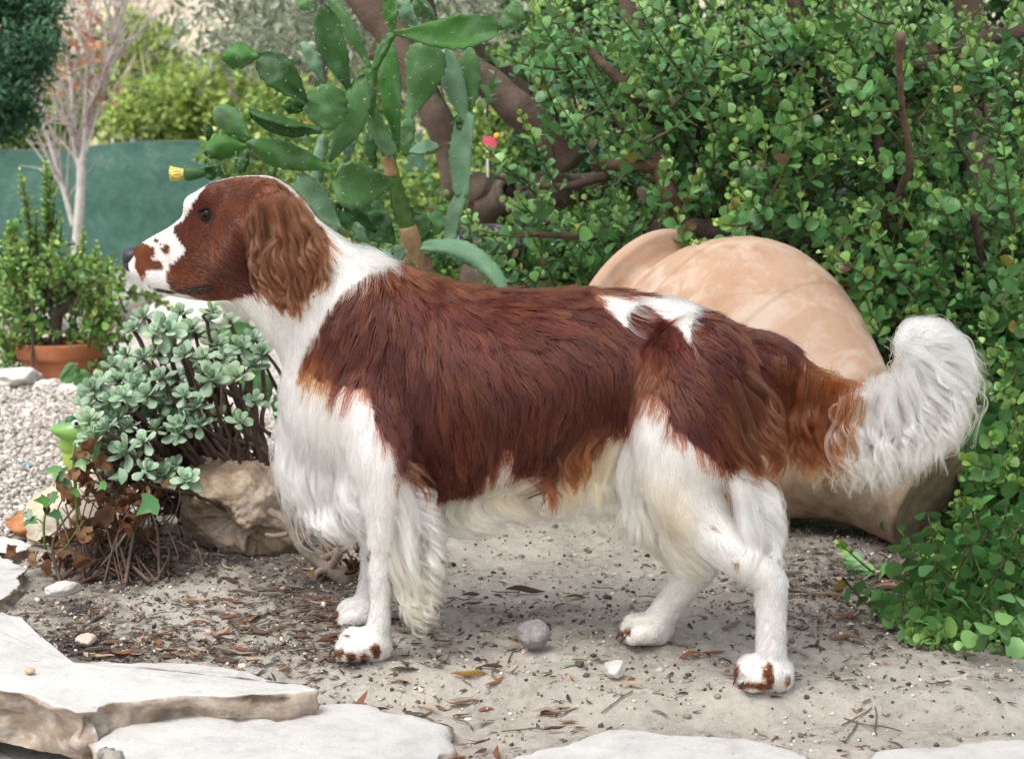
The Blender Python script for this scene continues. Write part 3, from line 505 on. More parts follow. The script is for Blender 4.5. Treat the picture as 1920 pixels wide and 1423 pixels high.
def pad(b, t, w, Y, col=G1, yaw=.15, bow=0.0, thick=.0065, dY=0.0, shape='pad', spines=True, zf=2.595, org=(320, 0), sbow=0.0):
    z2p = lambda q: (org[0] + q[0]/zf, org[1] + q[1]/zf)
    b, t = z2p(b), z2p(t); A, B = np.array(P(*b, Y)), np.array(P(*t, Y+dY)); W = 1.10*w/zf*mpx(Y)/max(.35, math.cos(yaw))*.5; ax = B-A; L = np.linalg.norm(ax); ax = ax/L
    view = unit(np.array([0, 0, CAMH]) - (A+B)/2); side = unit(np.cross(ax, view)); nr = np.cross(side, ax); c, s_ = math.cos(yaw), math.sin(yaw); side, nr = side*c + nr*s_, nr*c - side*s_
    n, k = 22, 16; T = np.linspace(0, 1, n)
    if shape == 'pad': pr_ = np.interp(T, [0,.06,.18,.35,.55,.75,.88,.95,1], [.14,.22,.44,.80,1.0,.93,.64,.38,.05])
    elif shape == 'round': pr_ = np.interp(T, [0,.06,.18,.35,.55,.75,.88,.95,1], [.30,.48,.80,.98,1.0,.90,.68,.44,.06])
    elif shape == 'tri': pr_ = np.interp(T, [0,.06,.2,.4,.62,.8,.92,1], [.12,.22,.42,.70,.95,1.0,.86,.30])
    else: pr_ = np.interp(T, [0,.08,.5,.9,.97,1], [.55,.75,1.0,.8,.5,.06])
    pr_ = crom(np.column_stack([T, pr_]), n)[:, 1]; seed = rng.integers(0, 999); cupk = rng.choice((-1, 1))*rng.uniform(.15, .6); V = []
    for i, u in enumerate(T):
        cen0 = A + ax*L*u + nr*(bow*L*4*u*(1-u)) + side*(.02*L*math.sin(u*5+seed) + sbow*L*4*u*(1-u)); a = np.arange(k)*2*math.pi/k
        ww = W*pr_[i]*(1 + .05*vnoise(np.array([[u*9, seed, 0.]]), 3)[0]); scal = 1 + .07*np.cos(u*L/.015*2*math.pi)*(np.abs(np.cos(a)) > .9)
        th = thick*(.30+.70*pr_[i])*(1 if i < n-1 else .3)*(1+.6*max(0, .15-u)/.15)
        dent = .0045*vnoise(np.column_stack([np.cos(a)*2+seed, np.full(k, u*5), np.sin(a)]), 4)
        cen = cen0 + (cupk*ww*np.cos(a)**2)[:, None]*nr
        V.append(cen + (ww*np.cos(a)*scal)[:, None]*side + (np.sign(np.sin(a))*np.abs(np.sin(a))**.8*min(th, max(ww, .002)) + dent)[:, None]*nr)
    V = np.vstack(V); i = np.arange(n-1)[:, None]*k; j = np.arange(k)[None]; F = [tuple(f) for f in np.stack([i+j, i+(j+1) % k, i+k+(j+1) % k, i+k+j], -1).reshape(-1, 4)] + [tuple(range(k))[::-1], tuple((n-1)*k+q for q in range(k))]
    off = np.array(CT.location); tint = np.tile(col, (len(V), 1))*np.exp(.18*vfbm(V*30, 2, 6))[:, None]
    o = put('pad', V-off, F, PADM, CT, attr={'tint': tint})
    if spines:
        sv_, sf_, q = [], [], 0
        nr_rows = max(3, int(L/.024)); cols_ = max(2, int(W*2/.022))
        for r in range(1, nr_rows+1):
            u = r/(nr_rows+.3); ii = min(n-1, int(u*(n-1))); 
            for cidx in range(cols_+1):
                for face in (1, -1):
                    x = -1 + 2*(cidx + .5*(r % 2))/cols_
                    if abs(x) > 1.02: continue
                    an_ = math.acos(max(-1, min(1, x)))*face; kk = (an_ % (2*math.pi))/(2*math.pi)*k; k0 = int(kk) % k; base = V[ii*k+k0]*(1-kk % 1) + V[ii*k+(k0+1) % k]*(kk % 1); cen = V[ii*k:(ii+1)*k].mean(0); out = unit(base-cen)*.4 + nr*face*.8*(1-x*x) + side*x*.6
                    sv_ += [base + e*.0012 for e in unit(rng.normal(size=(3, 3)))] + [base + unit(out)*.0015]; sf_ += [(q, q+1, q+3), (q+1, q+2, q+3), (q+2, q, q+3)]; q += 4
                    for _ in range(2):
                        d = unit(out + rng.normal(0, .5, 3)); e = unit(np.cross(d, rng.normal(size=3)))*.0004; l = rng.uniform(.004, .009); sv_ += [base-e, base+e, base+d*l]; sf_ += [(q, q+1, q+2)]; q += 3
        if sv_: put('spines', np.array(sv_)-off, sf_, spine_m, o, smooth=False, kind='stuff')
    return o
# trunk and joints
limb('trunk', [(775,700,2.86,17),(778,560,2.86,17),(776,500,2.85,17),(768,440,2.84,16),(752,385,2.83,14),(742,345,2.82,12),(735,318,2.82,11),(728,290,2.82,11),(716,262,2.82,12)], CT, (.085,.155,.045), 12, 50, .10)
limb('trunk_joint', [(778,560,2.86,19),(775,490,2.85,19),(769,445,2.84,17.5),(764,425,2.835,16.5)], CT, (.36,.24,.125), 12, 26, .08)
limb('trunk_joint', [(734,330,2.815,13),(730,308,2.815,12.5),(724,296,2.815,12)], CT, (.36,.24,.12), 10, 14, .08)
limb('trunk', [(800,560,2.9,20),(796,500,2.9,16),(790,470,2.9,13)], CT, (.22,.15,.10), 10, 18, .08)
pad((430,272),(248,285),118,2.62,G1,.1,thick=.009); pad((668,498),(428,258),150,2.64,G2,.1,.04); pad((862,450),(738,22),132,2.70,G2,.1,.02); pad((755,632),(762,408),188,2.66,G3,.05,shape='round')
pad((735,638),(380,538),48,2.62,G2,1.15,.03,.008); pad((668,525),(545,512),72,2.72,G2,.3); pad((382,678),(215,515),120,2.60,G3,.2,shape='pad'); pad((792,838),(368,690),122,2.64,G1,.15,.03); pad((372,708),(162,742),112,2.60,G1,.25,-.03)
pad((1082,885),(792,905),215,2.66,G3,.15,.03,.012,-.04,'tri'); pad((778,790),(952,368),140,2.70,G3,.2,.02); pad((1085,172),(1625,148),142,2.66,G1,.2,.03); pad((1095,745),(1075,190),92,2.80,G1,.3,.0)
pad((1078,760),(958,545),84,2.78,G3,.4,.02,shape='long'); pad((960,560),(985,330),56,2.76,G1,.7,.03,.012,0,'long'); pad((985,340),(1088,160),40,2.73,G1,.5,.0,.010,0,'long',False); pad((1165,590),(1255,205),175,2.86,G3,.2,-.02,shape='tri'); pad((1140,760),(1170,570),80,2.86,G3,.5)
pad((1085,165),(1062,-30),72,2.78,G1,.4); pad((1300,118),(1190,-20),56,2.84,G3,.9); pad((1210,140),(1095,15),80,2.88,G4,.5); pad((1220,100),(1100,60),60,2.9,G4,.7)
pad((975,330),(756,-10),50,2.84,G3,1.0); pad((745,405),(638,205),62,2.84,G4,.6); pad((180,690),(178,600),44,2.66,G2,.3); pad((1615,140),(1690,10),95,2.64,G3,.5,shape='pad'); pad((700,60),(640,-30),90,2.9,G3,.3)
pad((1430,620),(1340,235),105,2.90,G4,.3,.02); pad((1445,600),(1448,225),110,2.92,G3,.4,-.02); pad((1420,960),(1440,540),100,2.90,G4,.45,.0,shape='long'); pad((1360,1190),(1425,900),62,2.90,G4,.6,shape='long'); pad((1405,640),(1395,560),60,2.90,G2,.4)
pad((1000,700),(975,590),60,2.86,G2,.5); pad((990,820),(955,640),60,2.9,G2,.5); pad((1145,745),(1310,720),60,2.92,G4,.9); pad((1010,830),(1075,790),40,2.9,G4,.7)
pad((830,1120),(610,850),150,2.84,G4,.25,shape='pad'); pad((1000,1130),(810,985),110,2.86,G2,.35); pad((1085,1180),(955,1040),150,2.90,G2,.2); pad((960,1130),(1010,960),110,2.95,G2,.3); pad((1180,1150),(1090,930),90,2.93,G2,.4); pad((1190,1190),(1225,1040),130,2.93,G2,.3); pad((1225,1180),(1330,1030),96,2.95,G3,.4)
pad((960,1260),(925,1180),60,2.80,G4,.4); pad((1040,1290),(1060,1200),60,2.80,G4,.4); pad((1120,1290),(1095,1190),60,2.80,G4,.4); pad((960,1190),(900,1080),36,2.80,G4,1.0,spines=False); pad((1150,1320),(1165,1265),50,2.78,G3,.3); pad((1330,1310),(1345,1180),70,2.9,G2,.5); pad((1420,1290),(1370,1230),60,2.88,G3,.5); pad((1480,1300),(1600,1180),60,2.94,G2,.9)
# drooping strap-like pad
pad((1222,1200),(1640,1402),84, 2.76, G4, .55, .03, .006, -.03, 'long', sbow=-.17)
pad((1235,1240),(1390,1185),62,2.78,G2,.6)
pad((322,845),(322,640),34,2.78,G1,.6,.0,.012,0,'long'); pad((352,840),(366,725),36,2.76,G2,.6,0,.012,0,'long'); pad((255,845),(160,828),62,2.58,G2,.3); pad((262,860),(190,780),44,2.6,G2,.8)
pad((700,900),(740,650),40,2.95,G4,.8,0,.01,0,'long'); pad((860,780),(845,650),60,2.98,G4,.6)
# flower at the tip of the lowest left pad
yel, yel2 = plain('cactus_petal', (.66,.54,.14), .6, .2, .25, 60), plain('cactus_ovary', (.035,.095,.03), .5)
fz = lambda x, y: P(320+x/2.595, y/2.595, 2.56); a, b = np.array(fz(165,842)), np.array(fz(70,846)); V, F = tube([a, a*.6+b*.4, b*.85+a*.15, b], [.006,.0095,.012,.0105], 12); off = np.array(CT.location); ov = put('flower', V-off, F, yel2, CT); d = unit(b-a)
pv, pf = obovate(((.25,.55,.02),(.6,.7,.06),(.85,.45,.02)), .2)
for k in range(16):
    an = k*2.4; e = unit(np.cross(d, np.array([0, 0, 1.]))); e2 = np.cross(d, e); o_ = e*math.cos(an) + e2*math.sin(an); D = unit(d*1.0 + o_*(.10+.012*k)); R = frames(D[None], (d-o_*1.2)[None])[0]
    p = link('petal', mesh('petal', pv*.024, pf, yel), ov); p.matrix_local = Matrix.Translation(Vector(b - d*.001 + o_*.007 - off)) @ Matrix(R.tolist()).to_4x4()
# ---------------------------------------------------------------- the leaning trunk behind the cactus
TT = thing('leaning_tree', 'thick brown forking tree trunk leaning behind the cactus', 'tree', (float(P(905,360,3.7).x), 3.7, 0))
tb = M('smooth_brown_bark', .88, .15); _o = tb.coord(); _n = tb.noise(_o, 9, 6, .65); _s = tb.noise(_o, 90, 5, .75); _w = tb.new('ShaderNodeTexWave', Scale=5.0, Distortion=7.0, Detail=3.0); tb.l(_o, _w.inputs['Vector'])
tb.base(tb.mix(tb.math('MULTIPLY', tb.ramp(_s, [(.58, 0.0), (.68, 1.0)]), .65), tb.ramp(_n, [(.3, (.062, .043, .034)), (.5, (.115, .083, .065)), (.7, (.18, .14, .11))]), (.05, .036, .03))); tb.bump(tb.math('ADD', _s, tb.math('MULTIPLY', _w.outputs['Fac'], .35)), .6, .006); TBM = tb.m
limb('trunk', [(905,640,3.7,60),(915,480,3.7,50),(905,385,3.68,40),(880,350,3.64,36)], TT, k=20, n=30, wob=.1, mat=TBM)
limb('limb', [(895,390,3.66,38),(955,368,3.66,36),(1010,360,3.66,34),(1060,356,3.66,30),(1120,350,3.7,24)], TT, k=18, n=30, wob=.14, mat=TBM)
limb('limb', [(848,372,3.62,18),(843,300,3.61,23),(826,235,3.6,26),(797,180,3.6,27),(765,120,3.6,28),(735,60,3.62,32),(700,10,3.64,38),(660,-60,3.68,44)], TT, k=20, n=50, wob=.08, mat=TBM)
limb('limb', [(1075,305,3.58,31),(1020,250,3.58,32),(970,205,3.58,32),(915,155,3.58,31),(865,135,3.58,30),(820,128,3.6,30),(780,120,3.6,26)], TT, k=20, n=50, wob=.08, mat=TBM)
limb('limb', [(775,110,3.66,22),(800,60,3.7,22),(790,0,3.72,22),(770,-60,3.75,22)], TT, k=14, n=24, wob=.08, mat=TBM); limb('limb', [(850,70,3.85,14),(910,95,3.85,16),(960,150,3.85,15),(1010,200,3.85,16)], TT, k=14, n=24, wob=.08, mat=TBM)
cp = np.vstack([cloud(5200, (1.25, 3.1, 2.95), (1.75, 1.9, .55), 0), cloud(2600, (.9, 1.6, 3.1), (1.4, 1.2, .45), 0), cloud(3000, (-.3, .9, 3.0), (1.35, 1.5, .45), 0)]); leafmass('crown', cp, .075, MG+DG, TT, LANV, LANF, hang=.3)  # out-of-frame crown, added and spread to shade the dog and slabs
V, F = ico(3); o = put('knot_hole', V*np.array([.012,.010,.022]) @ rotm((0,1,0), -.4).T, F, plain('hole_shade', (.012,.010,.009), .95), TT); o.location = P(957,358,3.625) - TT.location  # solid near-black lump; its colour stands in for the shade inside the hole
V, F = tube(crom([list(P(*q, 3.62)) for q in ((935,352),(945,338),(962,336),(975,350),(972,372),(955,386),(940,376),(935,352))], 24), .010, 8, False); put('callus', V-np.array(TT.location), F, TBM, TT)
for e_ in ((.9, 3.3, 2.9), (.2, 2.6, 2.9), (1.9, 3.4, 2.9), (1.2, 2.2, 3.0), (.6, 1.5, 3.1), (-.2, 1.1, 3.0)):
    a_ = P(680, -50, 3.68); p_ = crom([list(a_), [a_.x*.6+e_[0]*.4, 3.5, 2.0], list(e_)], 16); V, F = tube(p_, np.linspace(.05, .012, 16), 8); put('limb', V-np.array(TT.location), F, TBM, TT)
limb('snag', [(722,115,3.58,10),(708,112,3.56,9),(698,106,3.55,7),(690,103,3.55,8)], TT, k=10, n=10, wob=.1, mat=TBM)
# pale trunks further back
for pts, lb in (([(1200,330,4.6,24),(1192,200,4.6,22),(1186,80,4.6,22),(1180,-60,4.6,21)], 'grey trunk standing behind the bush, left of its middle'), ([(1515,380,4.7,20),(1500,200,4.7,20),(1490,60,4.7,18),(1478,-60,4.7,17)], 'brown trunk showing through the middle of the bush top'), ([(1850,400,4.4,34),(1840,200,4.4,32),(1822,60,4.4,30),(1800,-60,4.4,30)], 'thick dark trunk behind the right end of the bush')):
    t_ = thing('background_tree', lb, 'tree', tuple(P(pts[0][0], 900, pts[0][2])), 'trunks behind the bush'); t_.location.z = 0
    limb('trunk', [(pts[0][0]+4, 720, pts[0][2], pts[0][3]+6)] + pts, t_, k=14, n=30, wob=.06, mat=TBM)
# ---------------------------------------------------------------- leaf masses
def bush(name, label, cat, px, py, Y, rx, rz, n, size, cols, group=None, stems=5, V0=OVV, F0=OVF, hang=0.0, ry=None, base=None):
    c = np.array(P(px, py, Y)); rx, rz = rx*mpx(Y), rz*mpx(Y); zb = base if base is not None else float(gz(c[0], Y)) if Y < 12.6 else float(hz(np.array([c[0]]), np.array([Y]))[0])
    root = thing(name, label, cat, (c[0], Y, zb), group); leafmass('foliage', cloud(n, c, (rx, ry or rx*.7, rz)), size, cols, root, V0, F0, hang=hang)
    sv_ = []
    for k in range(stems):
        e = c + rng.normal(0, .35, 3)*np.array([rx, rx*.5, rz]); p = crom([(c[0]+rng.normal(0, .05), Y, zb-.05), (c[0]*.7+e[0]*.3, Y, (zb+c[2])/2), e], 10)*1.0; sv_.append(tube(p, np.linspace(.012, .004, 10)*max(1, Y/6), 6))
    V, F = join(sv_); put('stems', V-np.array(root.location), F, BARK, root, attr={'tint': np.tile((.13,.10,.08), (len(V), 1))}); return root
GB = 'leafy shrubs along the back of the garden'
for a in (('pomegranate_bush','light green shrub with orange fruit seen between cactus pads','shrub',575,300,6.4,185,150,5200,.030,YG+MG), ('leafy_shrub','yellow green shrub behind the dog\'s head, above the fence','shrub',430,195,11.7,130,85,3000,.055,YG), ('leafy_shrub','bright green shrub low behind the cactus trunk','shrub',650,400,5.2,170,150,4200,.024,YG+MG), ('leafy_shrub','mid green shrub framed by the two leaning tree limbs','shrub',940,300,5.4,150,130,4200,.024,MG+YG), ('leafy_shrub','dark green shrub behind the left end of the round leaved bush','shrub',880,470,4.4,150,110,3600,.022,MG), ('leafy_shrub','yellow green shrub above the middle of the fence','shrub',300,225,11.6,110,70,2200,.055,YG), ('leafy_shrub','loose green shrub above the left end of the fence','shrub',60,235,11.8,120,60,2000,.055,YG+MG)):
    r_ = bush(*a, group=GB)
    if a[0] == 'pomegranate_bush':
        om = plain('orange_fruit', (.62,.17,.04), .45, .4, .2, 20)
        for x, y, q in ((573,241,.021),(530,234,.015),(655,262,.016),(700,300,.013)):
            f = put('fruit', IV1*q, IF1, om, r_); f.location = P(x, y, 5.95) - r_.location
for k, (px, py, Y, rx, rz, n, cols, lb) in enumerate(((1150,150,5.2,190,260,4200,DG,'dense shrub behind the top left of the round leaved bush'),(1450,180,5.0,200,260,4600,DG,'dark shrub behind the middle of the round leaved bush'),(1780,260,4.6,220,380,5200,DG,'dark shrub behind the right end of the round leaved bush'),(1350,520,4.2,260,160,4200,DG,'dark low shrub behind the terracotta jar'),(2120,420,4.0,240,420,4600,MG+DG,'tall green shrub standing past the right end of the round leaved bush'),(2420,460,4.6,260,420,4200,MG+DG,'broad green shrub furthest right behind the bush'),(1050,480,4.6,150,140,3200,DG+MG,'green shrub behind the rim of the jar'))):  # DG leaves put the deep shade of the bush's gaps into colour
    bush('backing_shrub', lb, 'shrub', px, py, Y, rx, rz, n, .034, cols, 'shrubs behind the round leaved bush')
# hillside growth
for k, (px, py, Y, rx, rz, n, s, cols, lb) in enumerate(((250,110,15,90,90,1500,.07,YG,'tall yellow green shrub on the hillside behind the bare tree'),(420,170,13.6,150,60,2400,.055,YG+MG,'broad green shrub at the foot of the hill'),(560,90,15,110,80,1600,.065,OL,'grey green shrub on the hillside above the cactus'),(120,150,14.5,110,50,1300,.07,YG+OL,'pale shrub on the hillside behind the bare tree stems'),(290,20,18,70,60,900,.09,YG,'small bright shrub high on the hillside'),(860,120,12,220,140,3000,.055,MG+OL,'grey green shrub on the hill seen past the leaning tree'),(640,190,12,110,60,1400,.05,YG,'pale green shrub on the hill behind the upright cactus pads'),(1250,60,13,300,160,3200,.06,MG+OL,'wide shrub on the hill behind the bush'),(1700,60,13,300,160,3000,.06,MG+DG,'dark wide shrub on the hill at the far right'))):
    bush('hillside_shrub', lb, 'shrub', px, py, Y, rx, rz, n, s, cols, 'shrubs on the hillside', 4)
n = 9000; hx_ = rng.uniform(-7, 6, n); hy_ = 12.7 + rng.random(n)**1.3*9; hp = np.column_stack([hx_, hy_, hz(hx_, hy_) + rng.uniform(0, .14, n)])
D = unit(np.column_stack([rng.normal(0, .4, n), rng.normal(-.2, .4, n), np.ones(n)])); bl = obovate(((.3,.06,.0),(.6,.05,.02),(.85,.03,.05)), 0)
V, F, t = scatter(bl[0], bl[1], hp, frames(D, unit(rng.normal(size=(n, 3)))), rng.uniform(.12, .42, n), pal(n, [(.62,.53,.40),(.56,.44,.33),(.36,.40,.16),(.52,.50,.32),(.66,.59,.47)], .2)); tag(put('hillside_grass', V, F, THIN, attr={'tint': t}), kind='stuff')
n = 7000; hx_ = rng.uniform(-7, 6, n); hy_ = 12.7 + rng.random(n)**1.2*9; cl = vfbm(np.column_stack([hx_*.8, hy_*.8, 0*hx_]), 2, 33) > -.05; hx_, hy_ = hx_[cl], hy_[cl]; leafmass('hillside_undergrowth', np.column_stack([hx_, hy_, hz(hx_, hy_) + rng.random(len(hx_))**2*.5]), .06, YG + OL + [(.28,.21,.13)], None)
n = 9000; gx2 = rng.uniform(-4.2, 2.5, n); gy2 = rng.uniform(8.6, 12.9, n); leafmass('verge_undergrowth', np.column_stack([gx2, gy2, gz(gx2, gy2) + rng.random(n)**1.5*np.where(gy2 > 11.1, .75, .12)]), .045, YG + MG, None)
n = 6500; gx2 = rng.uniform(-.35, 2.2, n); gy2 = rng.uniform(3.6, 7.5, n); leafmass('ground_cover', np.column_stack([gx2, gy2, gz(gx2, gy2) + rng.random(n)**1.4*.28]), .028, MG + YG, None)
# olive foliage top centre, dark conifer top left
OT = thing('olive_tree', 'grey green olive tree with fine leaves at the top behind the cactus', 'tree', (float(P(560,500,7.2).x), 7.2, -.05))
ends = []
for k in range(16):
    a = P(600+rng.normal(0, 40), -120, 7.2); b = P(rng.uniform(330, 960), rng.uniform(-30, 110), 7.2+rng.normal(0, .4)); ends.append(b); V, F = tube(crom([list(a), list((a+b)/2 + Vector((0, 0, .1))), list(b)], 12), np.linspace(.02, .004, 12), 6); put('branch', V-np.array(OT.location), F, BARK, OT, attr={'tint': np.tile((.12,.10,.085), (len(V), 1))})
limb('trunk', [(596,560,7.2,16),(600,250,7.2,14),(596,-130,7.2,13)], OT, (.16,.13,.11), 10, 20)
pts = np.vstack([np.array(b) + rng.normal(0, .13, (330, 3))*np.array([1.2, 1, .8]) for b in ends]); leafmass('foliage', pts, .048, OL, OT, LANV, LANF, hang=.4)
CN = thing('conifer', 'dark green conifer at the top left corner', 'tree', (float(P(-190, 600, 6).x), 6, -.05)); limb('trunk', [(-190,600,6,26),(-190,200,6,24),(-180,-200,6,20)], CN, (.10,.075,.06), 10, 20)
pc = []
for k in range(62):
    x, y = (rng.uniform(-60, 74), rng.uniform(-60, 250)) if k < 34 else (rng.uniform(-330, -60), rng.uniform(-120, 330)) ; x = min(x, 78 - max(0, y-40)*.35); b = P(x, y, 6+rng.normal(0, .15)); pc.append(np.array(b) + rng.normal(0, 1, (460, 3))*np.array([.050, .05, .030])); V, F = tube([list(P(-190, y-20, 6)), list(b)], [.012, .004], 6); put('branch', V-np.array(CN.location), F, BARK, CN, attr={'tint': np.tile((.10,.08,.06), (len(V), 1))})
leafmass('foliage', np.vstack(pc), .026, [(.040,.115,.055),(.060,.155,.07),(.03,.085,.042)], CN, LANV, LANF)
# ---------------------------------------------------------------- slender bare tree (left)
BT = thing('bare_tree', 'slender pale tree almost bare, with a few orange leaves, in front of the fence', 'tree', (float(P(142,560,7.0).x), 7.0, -.03)); pale = (.58,.545,.515)
mains = [[(142,565,7,13),(143,470,7,11.5),(149,390,7,11),(152,325,7,10),(150,300,7,9)], [(151,315,7,8),(141,285,7,7),(137,200,7,6),(128,110,7,4.5),(112,-20,7,3.5)], [(152,315,7,8),(158,270,7,7),(161,190,7,6),(166,90,7,5),(168,-20,7,4)], [(137,425,7,6),(120,360,7,5.5),(98,285,7,5),(72,205,7,4),(40,110,7,2.5)], [(160,290,7,3.5),(176,235,7,3),(198,150,7,2.2),(214,60,7,1.6),(222,-10,7,1)], [(160,215,7,3),(190,150,6.9,2.2),(215,70,6.9,1.5)]]
for i, pts in enumerate(mains): limb('trunk' if i == 0 else 'branch', pts, BT, pale, 9, 40, .05, rs=.82)
tw, tends = [], []
for i, pts in enumerate(mains[1:]):
    c = crom([list(P(a, b, Y)) for a, b, Y, r in pts], 40)
    for k in range(26):
        a = c[rng.integers(4, 40)]; L = rng.uniform(.12, .45); d = unit(np.array([rng.normal(0, .55), rng.normal(0, .4), 1.0])); p = a + d*L*np.linspace(0, 1, 8)[:, None] + (np.linspace(0, 1, 8)**2)[:, None]*np.array([rng.normal(0, .05), 0, .04]); tw.append(tube(p, np.linspace(.0045, .0016, 8), 5, False)); tends.append(p[-1])
        for _ in range(2):
            b = p[rng.integers(2, 7)]; d2 = unit(d + rng.normal(0, .5, 3)); q = b + d2*L*.5*np.linspace(0, 1, 5)[:, None]; tw.append(tube(q, np.linspace(.0025, .0012, 5), 4, False)); tends.append(q[-1])
V, F = join(tw); put('twigs', V-np.array(BT.location), F, BARK, BT, attr={'tint': np.tile((.52,.46,.43), (len(V), 1))}, kind='stuff')
te = np.array(tends); tpx, tpy = proj(te[:, 0], te[:, 1], te[:, 2]); te = te[(tpy < 200) & (tpx < 215)]
lp = te[rng.integers(0, len(te), 210)] + rng.normal(0, .04, (210, 3)); lm = [mesh('leaf', OVV, OVF, THIN, attr={'tint': np.tile(c, (len(OVV), 1))}) for c in ((.60,.24,.12),(.52,.22,.11),(.66,.34,.20))]
for k, q in enumerate(lp):
    o = link('leaf', lm[k % 3], BT); D = unit(rng.normal(size=3) + np.array([0, 0, -.7])); R = frames(D[None], unit(rng.normal(size=(1, 3))))[0]; o.matrix_local = Matrix.LocRotScale(Vector(q) - BT.location, Matrix(R.tolist()), Vector((rng.uniform(.026, .046),)*3))
# ---------------------------------------------------------------- potted shrub
pot_m = plain('flowerpot_clay', (.42,.155,.075), .8, .2, .2, 12, .3, .003); pc_ = P(112, 640, 4.55); ph = .155
pr = crom(np.array([(.0, 0), (.075, 0), (.079, .004), (.090, .05), (.101, .102), (.104, .106), (.112, .112), (.116, .122), (.117, .148), (.114, .154), (.108, .152), (.104, .125), (.100, .12), (.0, .12)]), 60); NS = 48; an = np.arange(NS)*2*math.pi/NS
V = np.vstack([np.stack([max(r, .0005)*np.cos(an), max(r, .0005)*np.sin(an), np.full(NS, z)], 1) for r, z in pr]); i = np.arange(len(pr)-1)[:, None]*NS; j = np.arange(NS)[None]; F = np.stack([i+j, i+(j+1) % NS, i+NS+(j+1) % NS, i+NS+j], -1).reshape(-1, 4)
o = put('flower_pot', V, F, pot_m); o.location = (pc_.x, 4.55, pc_.z - .154); tag(o, 'terracotta flower pot holding the small leaved shrub on the gravel', 'flower pot')
PS = thing('potted_shrub', 'small round leaved shrub with tall upright shoots, growing in the pot', 'shrub', (pc_.x, 4.55, pc_.z - .03))
for pts in ([(106,660,4.55,14),(104,625,4.55,13),(108,590,4.55,12),(128,572,4.55,11),(148,548,4.55,8)], [(106,600,4.55,10),(92,570,4.56,8),(88,520,4.58,6),(86,470,4.6,5)], [(112,585,4.55,8),(108,550,4.53,6),(122,520,4.5,5)], [(148,550,4.55,6),(175,520,4.52,5),(200,560,4.5,4),(225,610,4.45,3)], [(92,570,4.55,6),(62,560,4.5,5),(62,600,4.47,4),(60,690,4.42,3)], [(96,560,4.55,6),(60,510,4.6,5),(30,480,4.6,3)], [(88,480,4.6,4),(90,400,4.6,3.5),(88,320,4.6,2.5)], [(60,510,4.6,4),(50,430,4.6,3),(40,330,4.6,2)]):
    limb('branch', pts, PS, (.11,.085,.07), 8, 24, .05)
Sp = Shoots(); crown = [(0,450),(60,420),(110,440),(150,470),(200,480),(235,500),(240,580),(232,640),(215,690),(170,700),(175,640),(120,590),(90,600),(70,640),(60,700),(20,690),(-30,640),(-40,480)]
for px, py in sample_poly(crown, 300):
    if (74 < px < 152 and 535 < py < 650) or (50 < px < 160 and py > 655): continue
    Y = 4.55 + rng.uniform(-.16, .18); tip = np.array(P(px, py, Y)); d = unit(np.array([rng.normal((px-105)/260, .4), rng.normal(-.2, .4), rng.normal(.6, .45)])); L = rng.uniform(.05, .13); Sp.shoot(tip-d*L, tip, rng.normal(0, .008, 3), .0205, .0135, .1, young=(.30,.44,.10), old=(.13,.28,.065), stem=.0022)
for a, b in (((88,470),(84,296)),((95,440),(97,330)),((58,480),(36,320)),((30,520),(14,420)),((105,470),(110,400)),((70,480),(66,390)),((150,500),(156,430)),((200,520),(212,478)),((222,545),(233,488)),((240,548),(320,572)),((20,500),(-10,440)),((175,510),(182,455))):
    for q in (0, .012): Sp.shoot(P(a[0], a[1], 4.57), P(b[0]+q*300, b[1]+q*900, 4.55), rng.normal(0, .01, 3), .0195, .0135, .05, young=(.32,.46,.10), old=(.17,.32,.07), stem=.0024)
Sp.build(PS, LEAF, 120)
# cactus seedling in front of the pot
off_ = CT.location.copy(); CT2 = thing('small_cactus', 'single pale prickly pear pad beside the flower pot', 'cactus', tuple(P(165, 735, 4.1))); CT_keep = CT; CT = CT2
pad((165,737),(150,690),34,4.1,G3,.2,zf=1,org=(0,0)); pad((150,712),(120,688),40,4.1,G3,.2,zf=1,org=(0,0)); CT = CT_keep
CT3 = thing('small_cactus', 'rounded prickly pear pads half hidden behind the succulent stems', 'cactus', tuple(P(440, 700, 2.95))); CT = CT3
for a in (((445,690),(428,600),80),((500,760),(470,690),60),((520,800),(548,730),60),((470,820),(450,760),54)): pad(*a, 2.95, G3, .2, zf=1, org=(0,0))
CT = CT_keep
# ---------------------------------------------------------------- blue green succulent
SU = thing('succulent', 'blue green succulent shrub of leaf rosettes beside the boulder', 'succulent', (float(P(430,1000,2.66).x), 2.66, 0))
def spoon(L=1.0, W=.55, T=.13, n=8, k=8):
    V = []
    for i in range(n):
        t = i/(n-1); w = W*.5*np.interp(t, [0,.15,.4,.65,.85,.95,1], [.28,.40,.78,1.0,.82,.5,.10]); th = T*.5*np.interp(t, [0,.2,.6,.9,1], [.7,.9,1,.7,.15]); a = np.arange(k)*2*math.pi/k
        zc = .16*t*t - .03 ; V.append(np.stack([w*np.cos(a), np.full(k, t*L), zc + th*np.sin(a) + .10*w*np.cos(a)**2], 1))
    V = np.vstack(V); i = np.arange(n-1)[:, None]*k; j = np.arange(k)[None]; F = np.stack([i+j, i+(j+1) % k, i+k+(j+1) % k, i+k+j], -1).reshape(-1, 4); return V, F
RZ_MORE = None
SPV, SPF = spoon(W=.66); SCOL = [(.275,.39,.275),(.24,.35,.235),(.31,.41,.27)]
rim = (SPV[:, 1] > .9) | (np.abs(SPV[:, 0]) > .25)
